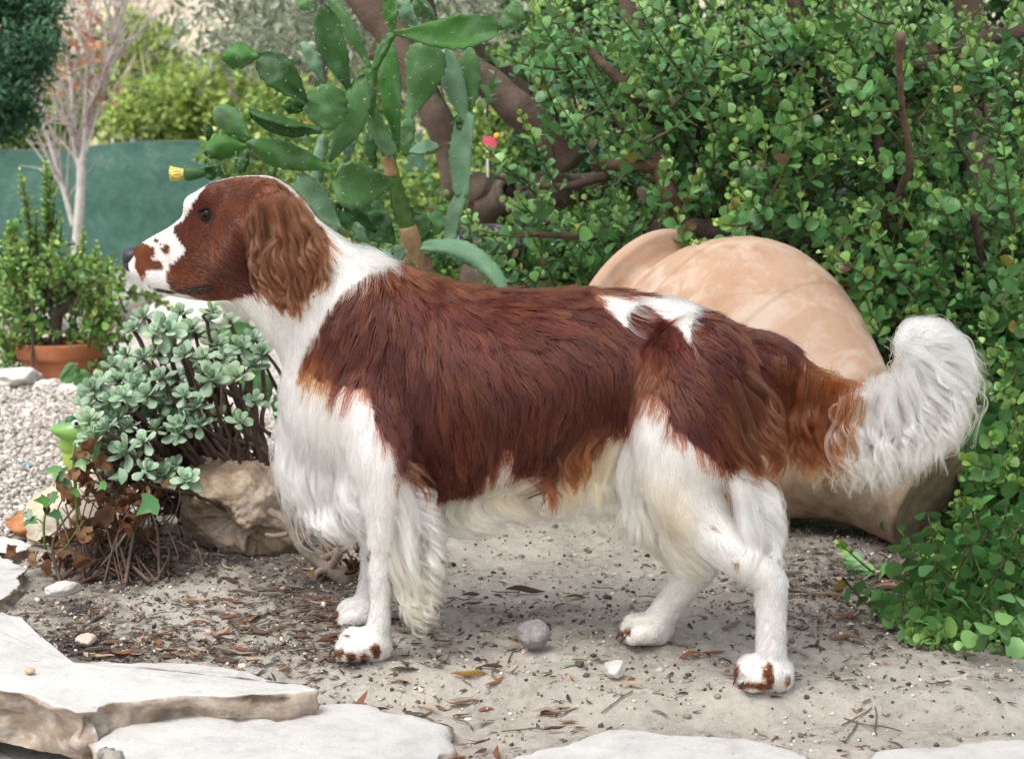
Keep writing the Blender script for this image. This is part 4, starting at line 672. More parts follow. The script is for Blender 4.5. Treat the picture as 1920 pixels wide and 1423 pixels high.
RZ = [(800,120),(740,190),(865,210),(940,200),(1010,100),(1070,190),(1205,90),(1215,280),(1420,250),(1350,290),(1150,350),(1270,340),(1420,390),(1190,470),(1320,460),(700,340),(790,350),(720,430),(830,440),(560,480),(520,530),(650,480),(740,580),(690,570),(600,600),(870,660),(930,540),(1030,560),(1100,620),(920,600),(610,670),(500,700),(720,730),(880,740),(1000,730),(580,750),(520,800),(505,775),(490,825),(650,690),(690,880),(800,820),(760,930),(830,980),(980,960),(1050,1040),(1010,775),(1120,720),(1440,600),(1360,710),(1600,650),(860,340),(1040,330),(560,560),(480,590),(1290,150),(1470,330),(900,460),(960,300),(640,400),(770,500),(820,560),(560,690),(660,800),(940,680),(1060,680),(740,660),(600,880),(920,1010)]
for _ in range(34):                       # smaller rosettes filling the depth behind
    RZ.append((float(rng.uniform(520, 1250)), 0)); x = RZ[-1][0]; RZ[-1] = (x, float(rng.uniform(max(120, 900-(x-450)*1.1), max(420, 960-(x-450)*.35))))
leafm = {}; off = np.array(SU.location); stemv = []
big = set(range(0, 22)) | {22, 25, 32, 33, 40, 43, 44, 48, 49}
for q, (zx, zy) in enumerate(RZ):
    px, py = zx/3, 550 + zy/3; Y = float(np.interp(py, [560, 700, 900], [2.74, 2.60, 2.46])) + (rng.uniform(-.05, .06) if q < 69 else rng.uniform(.05, .16)); c = np.array(P(px, py, Y)); Ls = (.034 if q in (13, 40, 12, 3, 22) else .0255)*rng.uniform(.82, 1.12)
    up = unit(np.array([rng.normal((px-330)/600, .25), rng.normal(-.55, .2), rng.normal(.75, .15)])); e1 = unit(np.cross(up, rng.normal(size=3))); e2 = np.cross(up, e1); n = rng.integers(11, 15)
    colr = np.array(SCOL[rng.integers(0, 3)])*math.exp(rng.normal(0, .12)); items = []
    for k in range(n):
        f = k/(n-1); an = k*2.39996 + rng.normal(0, .08); el = 1.35 - 1.32*f**.8 + rng.normal(0, .09) - (.35 if k > n-3 else 0); o_ = e1*math.cos(an) + e2*math.sin(an); D = o_*math.cos(el) + up*math.sin(el); U = up*math.cos(el) - o_*math.sin(el); items.append((D, U, Ls*(.30 + .70*f**.6), c + o_*.0025*f - up*.008*f, f))
    cut = .45 if q in big else 2; inner = [it for it in items if it[4] < cut]; outer = [it for it in items if it[4] >= cut]
    D = np.array([i[0] for i in inner]); U = np.array([i[1] for i in inner]); tl = np.array([colr*(1.25-.35*i[4]) for i in inner]); V, F, t = scatter(SPV, SPF, np.array([i[3] for i in inner])-off, frames(D, U), np.array([i[2] for i in inner]), tl)
    t = t*np.where(np.tile(rim, len(inner))[:, None], np.array([1.25,1.22,1.0]), 1.0); ro = put('rosette', V, F, GLAUC, SU, attr={'tint': t})
    key = q % 4
    if key not in leafm: leafm[key] = mesh('leaf', SPV, SPF, GLAUC, attr={'tint': np.tile(np.array(SCOL[key % 3])*(.9+.1*key), (len(SPV), 1))*np.where(rim[:, None], np.array([1.25,1.22,1.0]), 1.0)})
    for it in outer:
        o = link('leaf', leafm[key], ro); R = frames(it[0][None], it[1][None])[0]; o.matrix_local = Matrix.LocRotScale(Vector(it[3]-off), Matrix(R.tolist()), Vector((it[2],)*3))
    rootp = np.array(P(rng.uniform(330, 540), rng.uniform(900, 985), 2.66 + rng.uniform(-.05, .08))); mid = rootp*.45 + c*.55 + np.array([0, .03, -.03]); p = crom([rootp, mid, c - up*.03, c - up*.004], 16) + rng.normal(0, .002, (16, 3)); stemv.append(tube(p, np.linspace(.0048, .0026, 16)*rng.uniform(.8, 1.2), 6, False))
for a, b, r in (((555,905),(330,760),.0055),((560,880),(430,700),.006),((420,960),(470,880),.005),((360,1000),(540,860),.006),((300,990),(420,930),.005),((540,920),(420,820),.006),((545,850),(500,690),.0045),((530,800),(480,640),.004),((520,900),(400,880),.006),((470,760),(345,630),.005)):
    A, B = np.array(P(*a, 2.72)), np.array(P(*b, 2.70)); p = crom([A, (A+B)/2 + rng.normal(0, .02, 3), B], 14); stemv.append(tube(p, np.linspace(r, r*.6, 14), 6, False))
for k in range(46):
    a = (rng.uniform(330, 560), rng.uniform(850, 960)); b = (a[0]+rng.uniform(-130, 60), a[1]-rng.uniform(-20, 150)); Yq = rng.uniform(2.64, 2.86); A, B = np.array(P(*a, Yq)), np.array(P(*b, Yq-.05)); stemv.append(tube(crom([A, (A+B)/2 + rng.normal(0, .018, 3), B], 10), np.linspace(.003, .0016, 10), 5, False))
for k, (V, F) in enumerate(stemv): put('stem', V-off, F, BARK, SU, attr={'tint': np.tile(np.array((.125,.085,.068))*rng.uniform(.7, 1.3), (len(V), 1))})
# ---------------------------------------------------------------- withered plant and ivy
WP = thing('withered_plant', 'withered plant with crumpled brown leaves below the succulent', 'plant', (float(P(190,1085,2.46).x), 2.46, 0)); off = np.array(WP.location)
def crumple(seed, n=7):
    r = np.random.default_rng(seed); u = np.linspace(-1, 1, n); X, Y = np.meshgrid(u, u, indexing='ij'); s = np.maximum(np.abs(X), np.abs(Y))/np.maximum(np.hypot(X, Y), 1e-6); s[n//2, n//2] = 1; X, Y = X*s*.5, Y*s*.5
    q = np.stack([X.ravel(), Y.ravel(), 0*X.ravel()], 1); z = .32*vfbm(q*2.6 + seed*5, 3, seed) + .5*(X.ravel()**2)*r.uniform(-1, 2); ragr = 1 + .22*vfbm(q*7+seed, 2, seed+1)
    V = np.stack([X.ravel()*ragr, Y.ravel()*ragr + .5, z], 1); F = np.array([(i*n+j, (i+1)*n+j, (i+1)*n+j+1, i*n+j+1) for i in range(n-1) for j in range(n-1)]); return V, F
crm = []
for s in range(8):
    V, F = crumple(s+3); crm.append(mesh('dead_leaf', V, F, DRY, attr={'tint': np.tile([(.13,.060,.030),(.19,.095,.048),(.095,.048,.028),(.26,.15,.08)][s % 4], (len(V), 1))}))
for k in range(105):
    x, y = [(rng.normal(185, 60), rng.normal(985, 60)), (rng.normal(110, 30), rng.normal(1080, 14)), (rng.normal(240, 40), rng.normal(960, 30)), (rng.normal(165, 14), rng.normal(870, 26)), (rng.normal(120, 20), rng.normal(925, 18))][rng.choice(5, p=[.58,.10,.14,.10,.08])]
    y = min(y, 1092); o = link('dead_leaf', crm[k % 8], WP); Y = 2.46 + rng.uniform(-.04, .10); D = unit(rng.normal(size=3) + np.array([0, -.1, -.9])); R = frames(D[None], unit(rng.normal(size=(1, 3)) + np.array([0, -1.2, .2])))[0]; o.matrix_local = Matrix.LocRotScale(P(x, y, Y) - WP.location, Matrix(R.tolist()), Vector((rng.uniform(.016, .033),)*3))
st = []
for k in range(60):
    b = np.array(G(rng.uniform(90, 330), rng.uniform(1050, 1095))); t = np.array(P(rng.uniform(100, 330), rng.uniform(860, 1010), 2.5 + rng.uniform(-.05, .12))); p = crom([b, b*.5+t*.5 + rng.normal(0, .02, 3), t], 12); st.append(tube(p, np.linspace(.0024, .0011, 12)*rng.uniform(.6, 1.3), 5, False))
for k in range(90):
    b = np.array(P(rng.uniform(90, 370), rng.uniform(1000, 1085), 2.47 + rng.uniform(-.03, .14))); d = unit(rng.normal(size=3)*np.array([1, .6, .5])); L = rng.uniform(.02, .07); p = crom([b, b + d*L*.5 + rng.normal(0, .008, 3), b + d*L + np.array([0, 0, -.01])], 7); p[:, 2] = np.maximum(p[:, 2], .004); st.append(tube(p, np.linspace(.0018, .0008, 7), 4, False))
V, F = join(st); put('stems', V-off, F, BARK, WP, attr={'tint': np.tile((.13,.09,.068), (len(V), 1))}, kind='stuff')
for pts in ([(110,1090,2.45,3),(135,1075,2.44,4),(160,1062,2.44,5),(180,1052,2.46,6)], [(190,1060,2.44,2),(215,1030,2.43,2.5),(236,1000,2.43,2)], [(262,1000,2.5,3),(285,1010,2.5,4),(310,1012,2.52,5),(330,1008,2.54,5)]): limb('root', pts, WP, (.22,.17,.13), 7, 14, .1)
IVY = thing('ivy', 'green ivy trailing through the withered brown leaves', 'plant', (float(P(100,1050,2.48).x), 2.48, 0)); off = np.array(IVY.location)
iv = np.array([(0,0,0),(-.30,.08,.04),(-.52,.36,.02),(-.26,.48,.05),(0,1,0),(.26,.48,.05),(.52,.36,.02),(.30,.08,.04),(0,.45,-.02)]); IF_ = [(0,8,1),(1,8,2),(2,8,3),(3,8,4),(4,8,5),(5,8,6),(6,8,7),(7,8,0)]
im = [mesh('leaf', iv, IF_, LEAF, attr={'tint': np.tile(c, (9, 1))}) for c in ((.06,.19,.045),(.045,.14,.05),(.09,.24,.05))]
for k, (x, y, s) in enumerate(((48,975,34),(62,962,26),(92,940,34),(108,928,30),(115,965,32),(100,872,34),(172,862,36),(110,895,36),(150,860,30),(185,852,40),(135,905,26),(150,925,24),(295,935,52),(240,890,40),(200,905,26))):
    o = link('leaf', im[k % 3], IVY); D = unit(np.array([rng.normal(-.4, .6), rng.normal(-.4, .3), rng.normal(-.2, .4)])); R = frames(D[None], unit(np.array([[rng.normal(0, .3), -.8, .8]])))[0]; o.matrix_local = Matrix.LocRotScale(P(x, y, 2.40) - IVY.location, Matrix(R.tolist()), Vector((s*mpx(2.4),)*3))
for pts in ([(85,1030,2.43,2.5),(82,985,2.42,2.5),(90,950,2.42,2),(110,930,2.42,1.5)], [(84,985,2.42,1.6),(68,972,2.42,1.4),(48,976,2.41,1.2)], [(145,980,2.44,3),(142,920,2.43,3.5),(138,860,2.43,3.5),(140,830,2.43,2.5)], [(120,1030,2.44,1.5),(140,1000,2.43,1.5),(158,975,2.43,1.5)], [(262,955,2.45,1.5),(280,950,2.44,1.5),(297,938,2.42,1.5)]): limb('stem', pts, IVY, (.16,.22,.07), 6, 16, .03)
# ---------------------------------------------------------------- cut stump of a shrub
CS = thing('cut_shrub', 'leafless cut back shrub with grey stubby branches by the front paws', 'shrub', tuple(onG(640, 1100, 0))); gcol = (.27,.215,.175)
for pts in ([(660,1115,2.45,26),(640,1080,2.43,20),(618,1068,2.42,13),(585,1045,2.42,11),(560,1020,2.42,9),(535,975,2.43,8),(505,958,2.44,7)], [(560,1015,2.42,7),(548,990,2.42,6),(540,965,2.42,6)], [(622,1068,2.42,8),(600,1070,2.41,7),(592,1078,2.41,5)], [(620,1064,2.42,10),(630,1045,2.41,8),(632,1028,2.41,7)], [(565,1022,2.42,6),(575,1005,2.41,6),(580,995,2.41,5)], [(540,1000,2.43,5),(515,1005,2.43,5),(498,1002,2.43,4)], [(600,1055,2.43,8),(620,1040,2.45,7),(650,1030,2.47,6)], [(655,1110,2.46,20),(668,1080,2.47,15),(690,1050,2.48,12),(700,1010,2.5,9)], [(640,1095,2.45,12),(610,1105,2.43,9),(590,1112,2.42,7)]): limb('branch', pts, CS, gcol, 9, 22, .12)
for k in range(42):
    o = link('dead_leaf', crm[k % 8], CS); x, y = rng.normal(655, 26), rng.normal(1085, 22); D = unit(rng.normal(size=3) + np.array([0, 0, -.6])); R = frames(D[None], unit(rng.normal(size=(1, 3)) + np.array([0, -1, .2])))[0]; o.matrix_local = Matrix.LocRotScale(P(x, min(y, 1112), 2.44+rng.uniform(-.02, .06)) - CS.location, Matrix(R.tolist()), Vector((rng.uniform(.016, .034),)*3))
# ================================================================== the dog
import openvdb
DO = np.array([0, 2.135, 0.]); _t = np.array([1, -.18, 0]); _t /= np.linalg.norm(_t); _n = np.array([-.18, -1, 0]); _n /= np.linalg.norm(_n)
CAM = np.array([0, 0, CAMH])
def DL(px, py, w=0.0):                   # photo pixel on the dog's mid plane shifted by w -> local (along, toward viewer, up)
    d = ray(px, py); t = (np.dot(DO - CAM, _n) + w)/np.dot(d, _n); p = CAM + d*t
    return np.array([np.dot(p - DO, _t), w, p[2]])
def dpx(L):                              # local -> photo pixel
    Wd = DO + L[:, :1]*_t + L[:, 1:2]*_n + L[:, 2:]*np.array([0, 0, 1.])
    return proj(Wd[:, 0], Wd[:, 1], Wd[:, 2])
def gw(px, py):                          # w at which the ray meets the ground
    g = np.array(G(px, py)); return float(np.dot(g - DO, _n))
W_NF, W_FF, W_NH, W_FH = gw(675, 1232), gw(655, 1170), gw(1430, 1288), gw(1205, 1203)
HS = .0042
lo = np.array([-.60, -.21, -.03]); hi = np.array([.66, .21, .68]); NG = np.ceil((hi-lo)/HS).astype(int)
AXX, AXY, AXZ = [lo[i] + HS*np.arange(NG[i], dtype=np.float32) for i in range(3)]
S = np.full(NG, 1.0, np.float32)
def region(a, b, pad=.06):
    i0 = np.maximum(((a-pad-lo)/HS).astype(int), 0); i1 = np.minimum(((b+pad-lo)/HS).astype(int)+2, NG)
    return tuple(slice(x, y) for x, y in zip(i0, i1))
def smin(a, b, k):
    h = np.clip(.5 + .5*(b-a)/k, 0, 1); return b*(1-h) + a*h - k*h*(1-h)
def add(fn, a, b, k=.02, op='union', arr=None):
    A = S if arr is None else arr
    sl = region(np.asarray(a), np.asarray(b)); X = AXX[sl[0]][:, None, None]; Y = AXY[sl[1]][None, :, None]; Z = AXZ[sl[2]][None, None, :]
    d = fn(X, Y, Z)
    A[sl] = smin(A[sl], d, k) if op == 'union' else -smin(-A[sl], d, k)
def capsule(p, q, r1, r2, k=.02, sq=1.0, op='union', arr=None):      # tapered; sq squashes sideways
    p, q = np.asarray(p, np.float32), np.asarray(q, np.float32)
    def fn(X, Y, Z):
        s = np.array([1, 1/sq, 1], np.float32); a, b = p*s, q*s; ba = b-a; L2 = float((ba*ba).sum()) + 1e-9
        x, y, z = X - a[0], Y*s[1] - a[1], Z - a[2]
        t = np.clip((x*ba[0] + y*ba[1] + z*ba[2])/L2, 0, 1)
        return (np.sqrt((x-t*ba[0])**2 + (y-t*ba[1])**2 + (z-t*ba[2])**2) - (r1 + (r2-r1)*t))*min(1, sq)
    R = max(r1, r2); add(fn, np.minimum(p, q)-R, np.maximum(p, q)+R, k, op, arr)
SCALE = 2.14/FPX
def chain(pts, k=.02, sq=1.0, **kw):     # pts: (px, py, w, r_px)
    if len(pts) > 3: pts = crom(pts, 4*len(pts)-3)
    L = [DL(a, b, w) for a, b, w, r in pts]; R = [r*SCALE for *_, r in pts]
    for i in range(len(pts)-1): capsule(L[i], L[i+1], R[i], R[i+1], k if i < 5 else .0035, sq, **kw)
def loft(st, k=.02, ex=2.0):             # st: (px, top, bottom, halfwidth_px)
    st = np.array(st, float); q = crom(st, 200)
    A = np.array([DL(x, t) for x, t in q[:, :2]]); B = np.array([DL(x, b) for x, b in zip(q[:, 0], q[:, 2])])
    u = (A[:, 0]+B[:, 0])/2; zc = (A[:, 2]+B[:, 2])/2; a = np.maximum((A[:, 2]-B[:, 2])/2, .002); b = np.maximum(q[:, 3]*SCALE, .002)
    o = np.argsort(u); u, zc, a, b = u[o], zc[o], a[o], b[o]
    def fn(X, Y, Z):
        xs = X[:, 0, 0]; c = np.interp(xs, u, zc)[:, None, None].astype(np.float32); aa = np.interp(xs, u, a)[:, None, None].astype(np.float32); bb = np.interp(xs, u, b)[:, None, None].astype(np.float32)
        out = np.maximum(np.maximum(u[0]-X, X-u[-1]), 0)
        e = (np.abs((Z-c)/aa)**ex + np.abs(Y/bb)**ex)**(1/ex)
        return np.sqrt((np.maximum((e-1)*np.minimum(aa, bb), 0))**2 + out**2) + np.minimum((e-1)*np.minimum(aa, bb), 0)*(out <= 0)
    m = max(a.max(), b.max()); add(fn, [u[0], -b.max(), (zc-a).min()], [u[-1], b.max(), (zc+a).max()], k)
# trunk, neck, head
loft([(545,705,800,30),(570,650,870,66),(600,600,915,92),(650,545,940,112),(700,513,950,124),(750,509,952,132),(800,518,950,140),(860,531,945,148),(920,544,938,150),(1000,546,920,150),(1060,544,900,145),(1120,544,876,136),(1180,551,850,130),(1240,559,830,124),(1300,576,812,116),(1350,598,795,104),(1400,628,778,88),(1440,652,745,66),(1468,678,715,40)], .03)
loft([(440,372,560,50),(470,366,594,62),(500,364,628,68),(530,372,662,72),(560,390,695,76),(600,416,738,82),(640,446,790,92),(680,474,840,104),(720,498,880,116),(760,520,900,120)], .03)
loft([(236,474,496,6),(243,470,503,14),(252,465,512,21),(266,457,529,32),(290,443,543,40),(318,428,552,44),(340,412,557,47),(352,398,559,52),(365,369,561,60),(390,349,562,70),(420,338,562,76),(460,331,556,80),(500,332,540,80),(530,344,522,76),(555,366,500,66),(578,398,470,44)], .012, 2.3)
# brow, cheek, flews
for s in (1, -1):
    h = lambda px: s*px*SCALE
    capsule(DL(362,384,h(44)), DL(400,372,h(54)), 16*SCALE, 20*SCALE, .014)
    capsule(DL(440,470,h(58)), DL(455,430,h(62)), 42*SCALE, 40*SCALE, .02)
    capsule(DL(292,522,h(22)), DL(390,538,h(34)), 22*SCALE, 24*SCALE, .010)
    capsule(DL(262,503,h(14)), DL(300,515,h(22)), 20*SCALE, 22*SCALE, .008)
    # ears: flat leather hanging over the cheek
    for (a, b) in (((500,372,74,30),(520,430,94,50)), ((520,430,94,50),(545,492,98,58)), ((545,492,98,58),(553,528,94,40)), ((500,372,74,30),(492,420,96,24)), ((492,420,96,24),(505,500,102,24)), ((505,500,102,24),(535,528,98,24))):
        capsule(DL(a[0],a[1],h(a[2])), DL(b[0],b[1],h(b[2])), a[3]*SCALE, b[3]*SCALE, .006, .30)
    # shoulders and haunches
    capsule(DL(680,620,h(58)), DL(690,780,h(62)), 60*SCALE, 62*SCALE, .05, .75)
    capsule(DL(690,780,h(66)), DL(735,890,h(76)), 60*SCALE, 44*SCALE, .04, .8)
# legs
nf, ff, nh, fh = W_NF, W_FF, W_NH, W_FH
chain([(690,760,nf*.62,58),(722,880,nf*.88,46),(720,960,nf,28),(713,1040,nf,20),(712,1110,nf,17),(712,1160,nf,18.5),(706,1196,nf,22)], .014)
chain([(690,760,ff*.62,56),(720,880,ff*.88,46),(712,960,ff,30),(700,1030,ff,22),(694,1085,ff,18),(688,1115,ff,19),(682,1140,ff,20)], .014)
chain([(1315,690,nh*.55,92),(1295,830,nh*.72,90),(1278,905,nh*.85,64),(1318,980,nh*.93,44),(1378,1040,nh,32),(1440,1080,nh,27),(1445,1130,nh,24),(1446,1180,nh,23),(1446,1226,nh,25)], .02)
chain([(1320,700,fh*.8,88),(1275,880,fh,70),(1275,960,fh,42),(1318,1045,fh,30),(1282,1100,fh,26),(1250,1142,fh,25),(1228,1172,fh,25)], .02)
def paw(px, py, w, d=1.0, ln=1.0):       # four toes forward (to the left), pad behind
    W0 = w
    for i, off in enumerate((-.0235, -.0082, .0082, .0235)):
        fwd = (34, 46, 46, 34)[i]*ln
        a = DL(px, py-30*d, W0); b = DL(px-fwd*.62, py-24*d, W0); c = DL(px-fwd, py-13*d, W0)
        a[1] += off*.8; b[1] += off; c[1] += off; a[2] = .0185*d; b[2] = .0165*d; c[2] = .0098
        capsule(a, b, .0135*d, .0122*d, .003); capsule(b, c, .0118*d, .0094*d, .002)
    a = DL(px+8, py-14, W0); a[2] = .016; b = a.copy(); b[0] -= .026; capsule(a, b, .020*d, .021*d, .006)
    for off in (-.0158, 0, .0158):           # grooves between the toes
        a = DL(px-20*ln, py, W0); b = DL(px-62*ln, py, W0); a[1] += off; b[1] += off; a[2] = .034*d; b[2] = .008
        capsule(a, b, .0024, .0052, .002, op='cut')
paw(696, 1237, nf, 1.05, 1.15); paw(688, 1175, ff); paw(1446, 1294, nh, 1.1, 1.0); paw(1222, 1207, fh, 1.0, .95)
# tail
chain([(1415,668,0,44),(1470,695,0,30),(1530,722,0,22),(1590,735,0,16),(1650,728,0,13),(1695,700,0,13),(1712,655,0,14),(1735,640,0,13)], .02)
# mouth crease, eye sockets, nostril dip
for s in (1, -1):
    h = lambda px: s*px*SCALE
    for a, b in (((258,528,26),(300,546,38)), ((300,546,38),(350,550,52)), ((350,550,52),(385,538,60)), ((385,538,60),(402,540,66))):
        capsule(DL(a[0],a[1],h(a[2]+8)), DL(b[0],b[1],h(b[2]+8)), 5*SCALE, 6*SCALE, .004, op='cut')
EYE = DL(387, 405, 50*SCALE)
S_FULL = S
fg = openvdb.FloatGrid(background=1.0); fg.copyFromArray(S_FULL.astype(np.float32))
_v, _tr, _q = fg.convertToPolygons(isovalue=0.0)
def vdb_mesh(arr, org, hs):
    g = openvdb.FloatGrid(background=1.0); g.copyFromArray(np.ascontiguousarray(arr.astype(np.float32))); v, t, q = g.convertToPolygons(isovalue=0.0)
    return v*hs + org, q[:, ::-1].astype(np.int32), t
DV = _v*HS + lo; DF = _q.astype(np.int32)
# gradient + trilinear lookup
GR = [np.gradient(S, HS, axis=i).astype(np.float32) for i in range(3)]
def tri(A, p):
    f = (p - lo)/HS; f = np.clip(f, 0, np.array(A.shape)-1.001); i = f.astype(int); f = f - i; r = 0
    for x in (0, 1):
        for y in (0, 1):
            for z in (0, 1):
                w = (f[:, 0] if x else 1-f[:, 0])*(f[:, 1] if y else 1-f[:, 1])*(f[:, 2] if z else 1-f[:, 2])
                r = r + w*A[i[:, 0]+x, i[:, 1]+y, i[:, 2]+z]
    return r
def sdf(p):
    g = np.stack([tri(a, p) for a in GR], 1); m = np.linalg.norm(g, axis=1); return tri(S, p)/np.maximum(m, .3), g/np.maximum(m, 1e-6)[:, None]
# where the eye ball sits: slightly sunk into the surface
_p = EYE[None].copy()
for _ in range(12):
    d, g = sdf(_p); _p = DL(387, 405, _p[0, 1] - d[0]*.8)[None]
EYE_S = _p[0]
# ---------------------------------------------------------------- coat markings (pigment, laid out on the dog's own side view)
HEAD_POLY = [(323,428),(337,456),(347,469),(334,487),(316,500),(312,519),(316,541),(337,552),(400,568),(437,563),(466,552),(490,545),(500,556),(525,582),(553,575),(585,551),(606,518),(620,475),(612,441),(597,419),(581,385),(552,356),(531,338),(506,322),(475,315),(444,318),(408,331),(383,352),(366,374),(354,392),(342,416)]
EAR_POLY = [(462,395),(472,362),(500,350),(548,362),(590,415),(612,470),(606,520),(580,556),(530,585),(500,560),(478,505),(472,450)]
MUZ = [(240,462),(262,453),(272,459),(290,462),(287,478),(281,487),(303,491),(306,500),(290,509),(272,509),(275,525),(262,525),(253,503),(250,484),(243,466)]
LIP = [(276,538),(325,545),(356,540),(380,533),(398,534),(402,541),(392,550),(366,553),(345,550),(319,551),(294,547)]
BODY = [(737,480),(734,497),(687,522),(656,534),(631,566),(603,597),(591,625),(569,662),(566,687),(581,702),(600,718),(637,721),(662,730),(691,736),(700,756),(702,787),(719,816),(744,844),(737,878),(741,903),(759,909),(772,897),(791,900),(806,922),(816,950),(825,959),(844,941),(891,922),(906,900),(937,872),(950,835),(962,850),(960,885),(985,905),(1010,925),(1035,960),(1050,900),(1075,865),(1110,838),(1160,805),(1192,770),(1217,735),(1240,752),(1258,788),(1285,820),(1325,850),(1365,880),(1390,900),(1440,915),(1458,890),(1480,890),(1545,900),(1548,860),(1570,800),(1592,760),(1606,722),(1600,690),(1480,610),(1300,530),(1100,500),(900,480)]
SADDLE = [(1108,560),(1130,551),(1170,557),(1215,550),(1235,535),(1300,545),(1310,566),(1298,588),(1295,640),(1274,622),(1249,604),(1223,582),(1200,568),(1180,586),(1167,612),(1147,590)]
def coat(L, hair=True):
    px, py = dpx(L); w = L[:, 1]; q = L.copy(); q[:, 1] = np.abs(w); hx, hy = dpx(q)
    jit = vfbm(L*60, 3, 5); jx = vfbm(L*60 + 9, 3, 8); amp = 4.0
    n = len(L); brown = np.zeros(n, bool)
    a, b = hx + jx*amp*.6, hy + jit*amp*.6
    blaze = (np.abs(w) < (.0075 + .004*(hx < 365) + .002*jit)) & (hy < 520)
    ear = inpoly(a, b, EAR_POLY) & (np.abs(w) > .042)
    hd = inpoly(a, b, HEAD_POLY) & ~blaze & (np.abs(w) > .006)
    a = np.where(w < -.006, a + 16, a); hd |= inpoly(a, b, HEAD_POLY) & (w < -.008) & (hx < 372) & (hx > 330) & (hy < 410); far = (w < -.05) & (hx < 560) & (hx > 460) & (hy < 470)
    j2 = vfbm(L*190, 2, 12)*5; mz = inpoly(a + j2, b + j2*.7, MUZ) & (w > -.01)
    for cx, cy, r in ((292,451,4), (310,468,8), (300,458,3)): mz |= ((hx-cx)**2 + (hy-cy)**2 < r*r) & (w > 0)
    a, b = px + jx*amp*1.6, py + jit*amp*1.6
    bd = inpoly(a, b, BODY) & ~inpoly(a, b, SADDLE) & (px > 560)
    legfar = (px > 1150) & (px < 1400) & (py > 1060)
    brown = hd | ear | mz | (bd & ~legfar)
    # paws: brown on some toes
    toes = np.zeros(n, bool)
    for cx, cy, rx, ry in ((634,1226,11,10),(660,1232,10,9),(684,1234,9,8),(707,1221,9,15),(652,1192,7,4),(630,1158,7,14),(655,1172,8,5),(1380,1258,10,15),(1408,1286,30,7),(1442,1264,10,28),(1478,1274,6,9),(1163,1160,7,8),(1160,1190,14,10),(1177,1184,6,10),(692,1040,3,10),(1337,987,5,3),(1380,1058,5,3.5)):
        toes |= (((px-cx)/rx)**2 + ((py-cy)/ry)**2 < 1 + .5*jit) & (np.sign(w) == (1 if cx > 1300 or (cx > 635 and cy > 1180) or cx == 692 or cx == 634 else -1))
    brown = (brown | toes)
    lip = inpoly(hx, hy, LIP) | ((np.hypot(hx-387, (hy-406)*1.35) < 17))
    c = np.tile(np.array([.64, .62, .585]), (n, 1))
    # cream tint low down and towards the feathering
    cr = np.clip((py-860)/130, 0, 1)*np.clip((px-760)/60, 0, 1)*np.clip((1330-px)/80, 0, 1)*np.clip((1085-py)/50, .12, 1)
    c = c*(1-cr[:, None]) + cr[:, None]*np.array([.62, .51, .33])
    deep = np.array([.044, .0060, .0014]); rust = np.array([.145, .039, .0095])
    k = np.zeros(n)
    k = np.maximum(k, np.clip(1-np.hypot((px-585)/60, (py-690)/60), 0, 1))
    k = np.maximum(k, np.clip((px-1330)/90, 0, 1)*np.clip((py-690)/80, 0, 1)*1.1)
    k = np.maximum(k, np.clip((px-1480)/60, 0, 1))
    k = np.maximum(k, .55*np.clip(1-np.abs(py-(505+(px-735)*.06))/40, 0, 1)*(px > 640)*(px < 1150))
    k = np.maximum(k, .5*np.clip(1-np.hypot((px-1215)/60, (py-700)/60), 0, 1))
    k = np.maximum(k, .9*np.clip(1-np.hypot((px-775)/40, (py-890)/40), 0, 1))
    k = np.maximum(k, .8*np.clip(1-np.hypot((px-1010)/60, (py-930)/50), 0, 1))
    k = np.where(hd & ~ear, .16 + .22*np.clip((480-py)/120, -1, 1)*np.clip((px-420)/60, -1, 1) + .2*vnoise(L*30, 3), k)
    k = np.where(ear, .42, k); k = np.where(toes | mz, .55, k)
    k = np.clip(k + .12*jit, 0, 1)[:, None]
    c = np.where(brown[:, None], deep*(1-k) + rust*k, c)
    c = np.where(lip[:, None], np.array([.022, .011, .008]), c)
    return np.clip(c*(1 + .10*jit[:, None]), .003, .95), brown, lip, ear
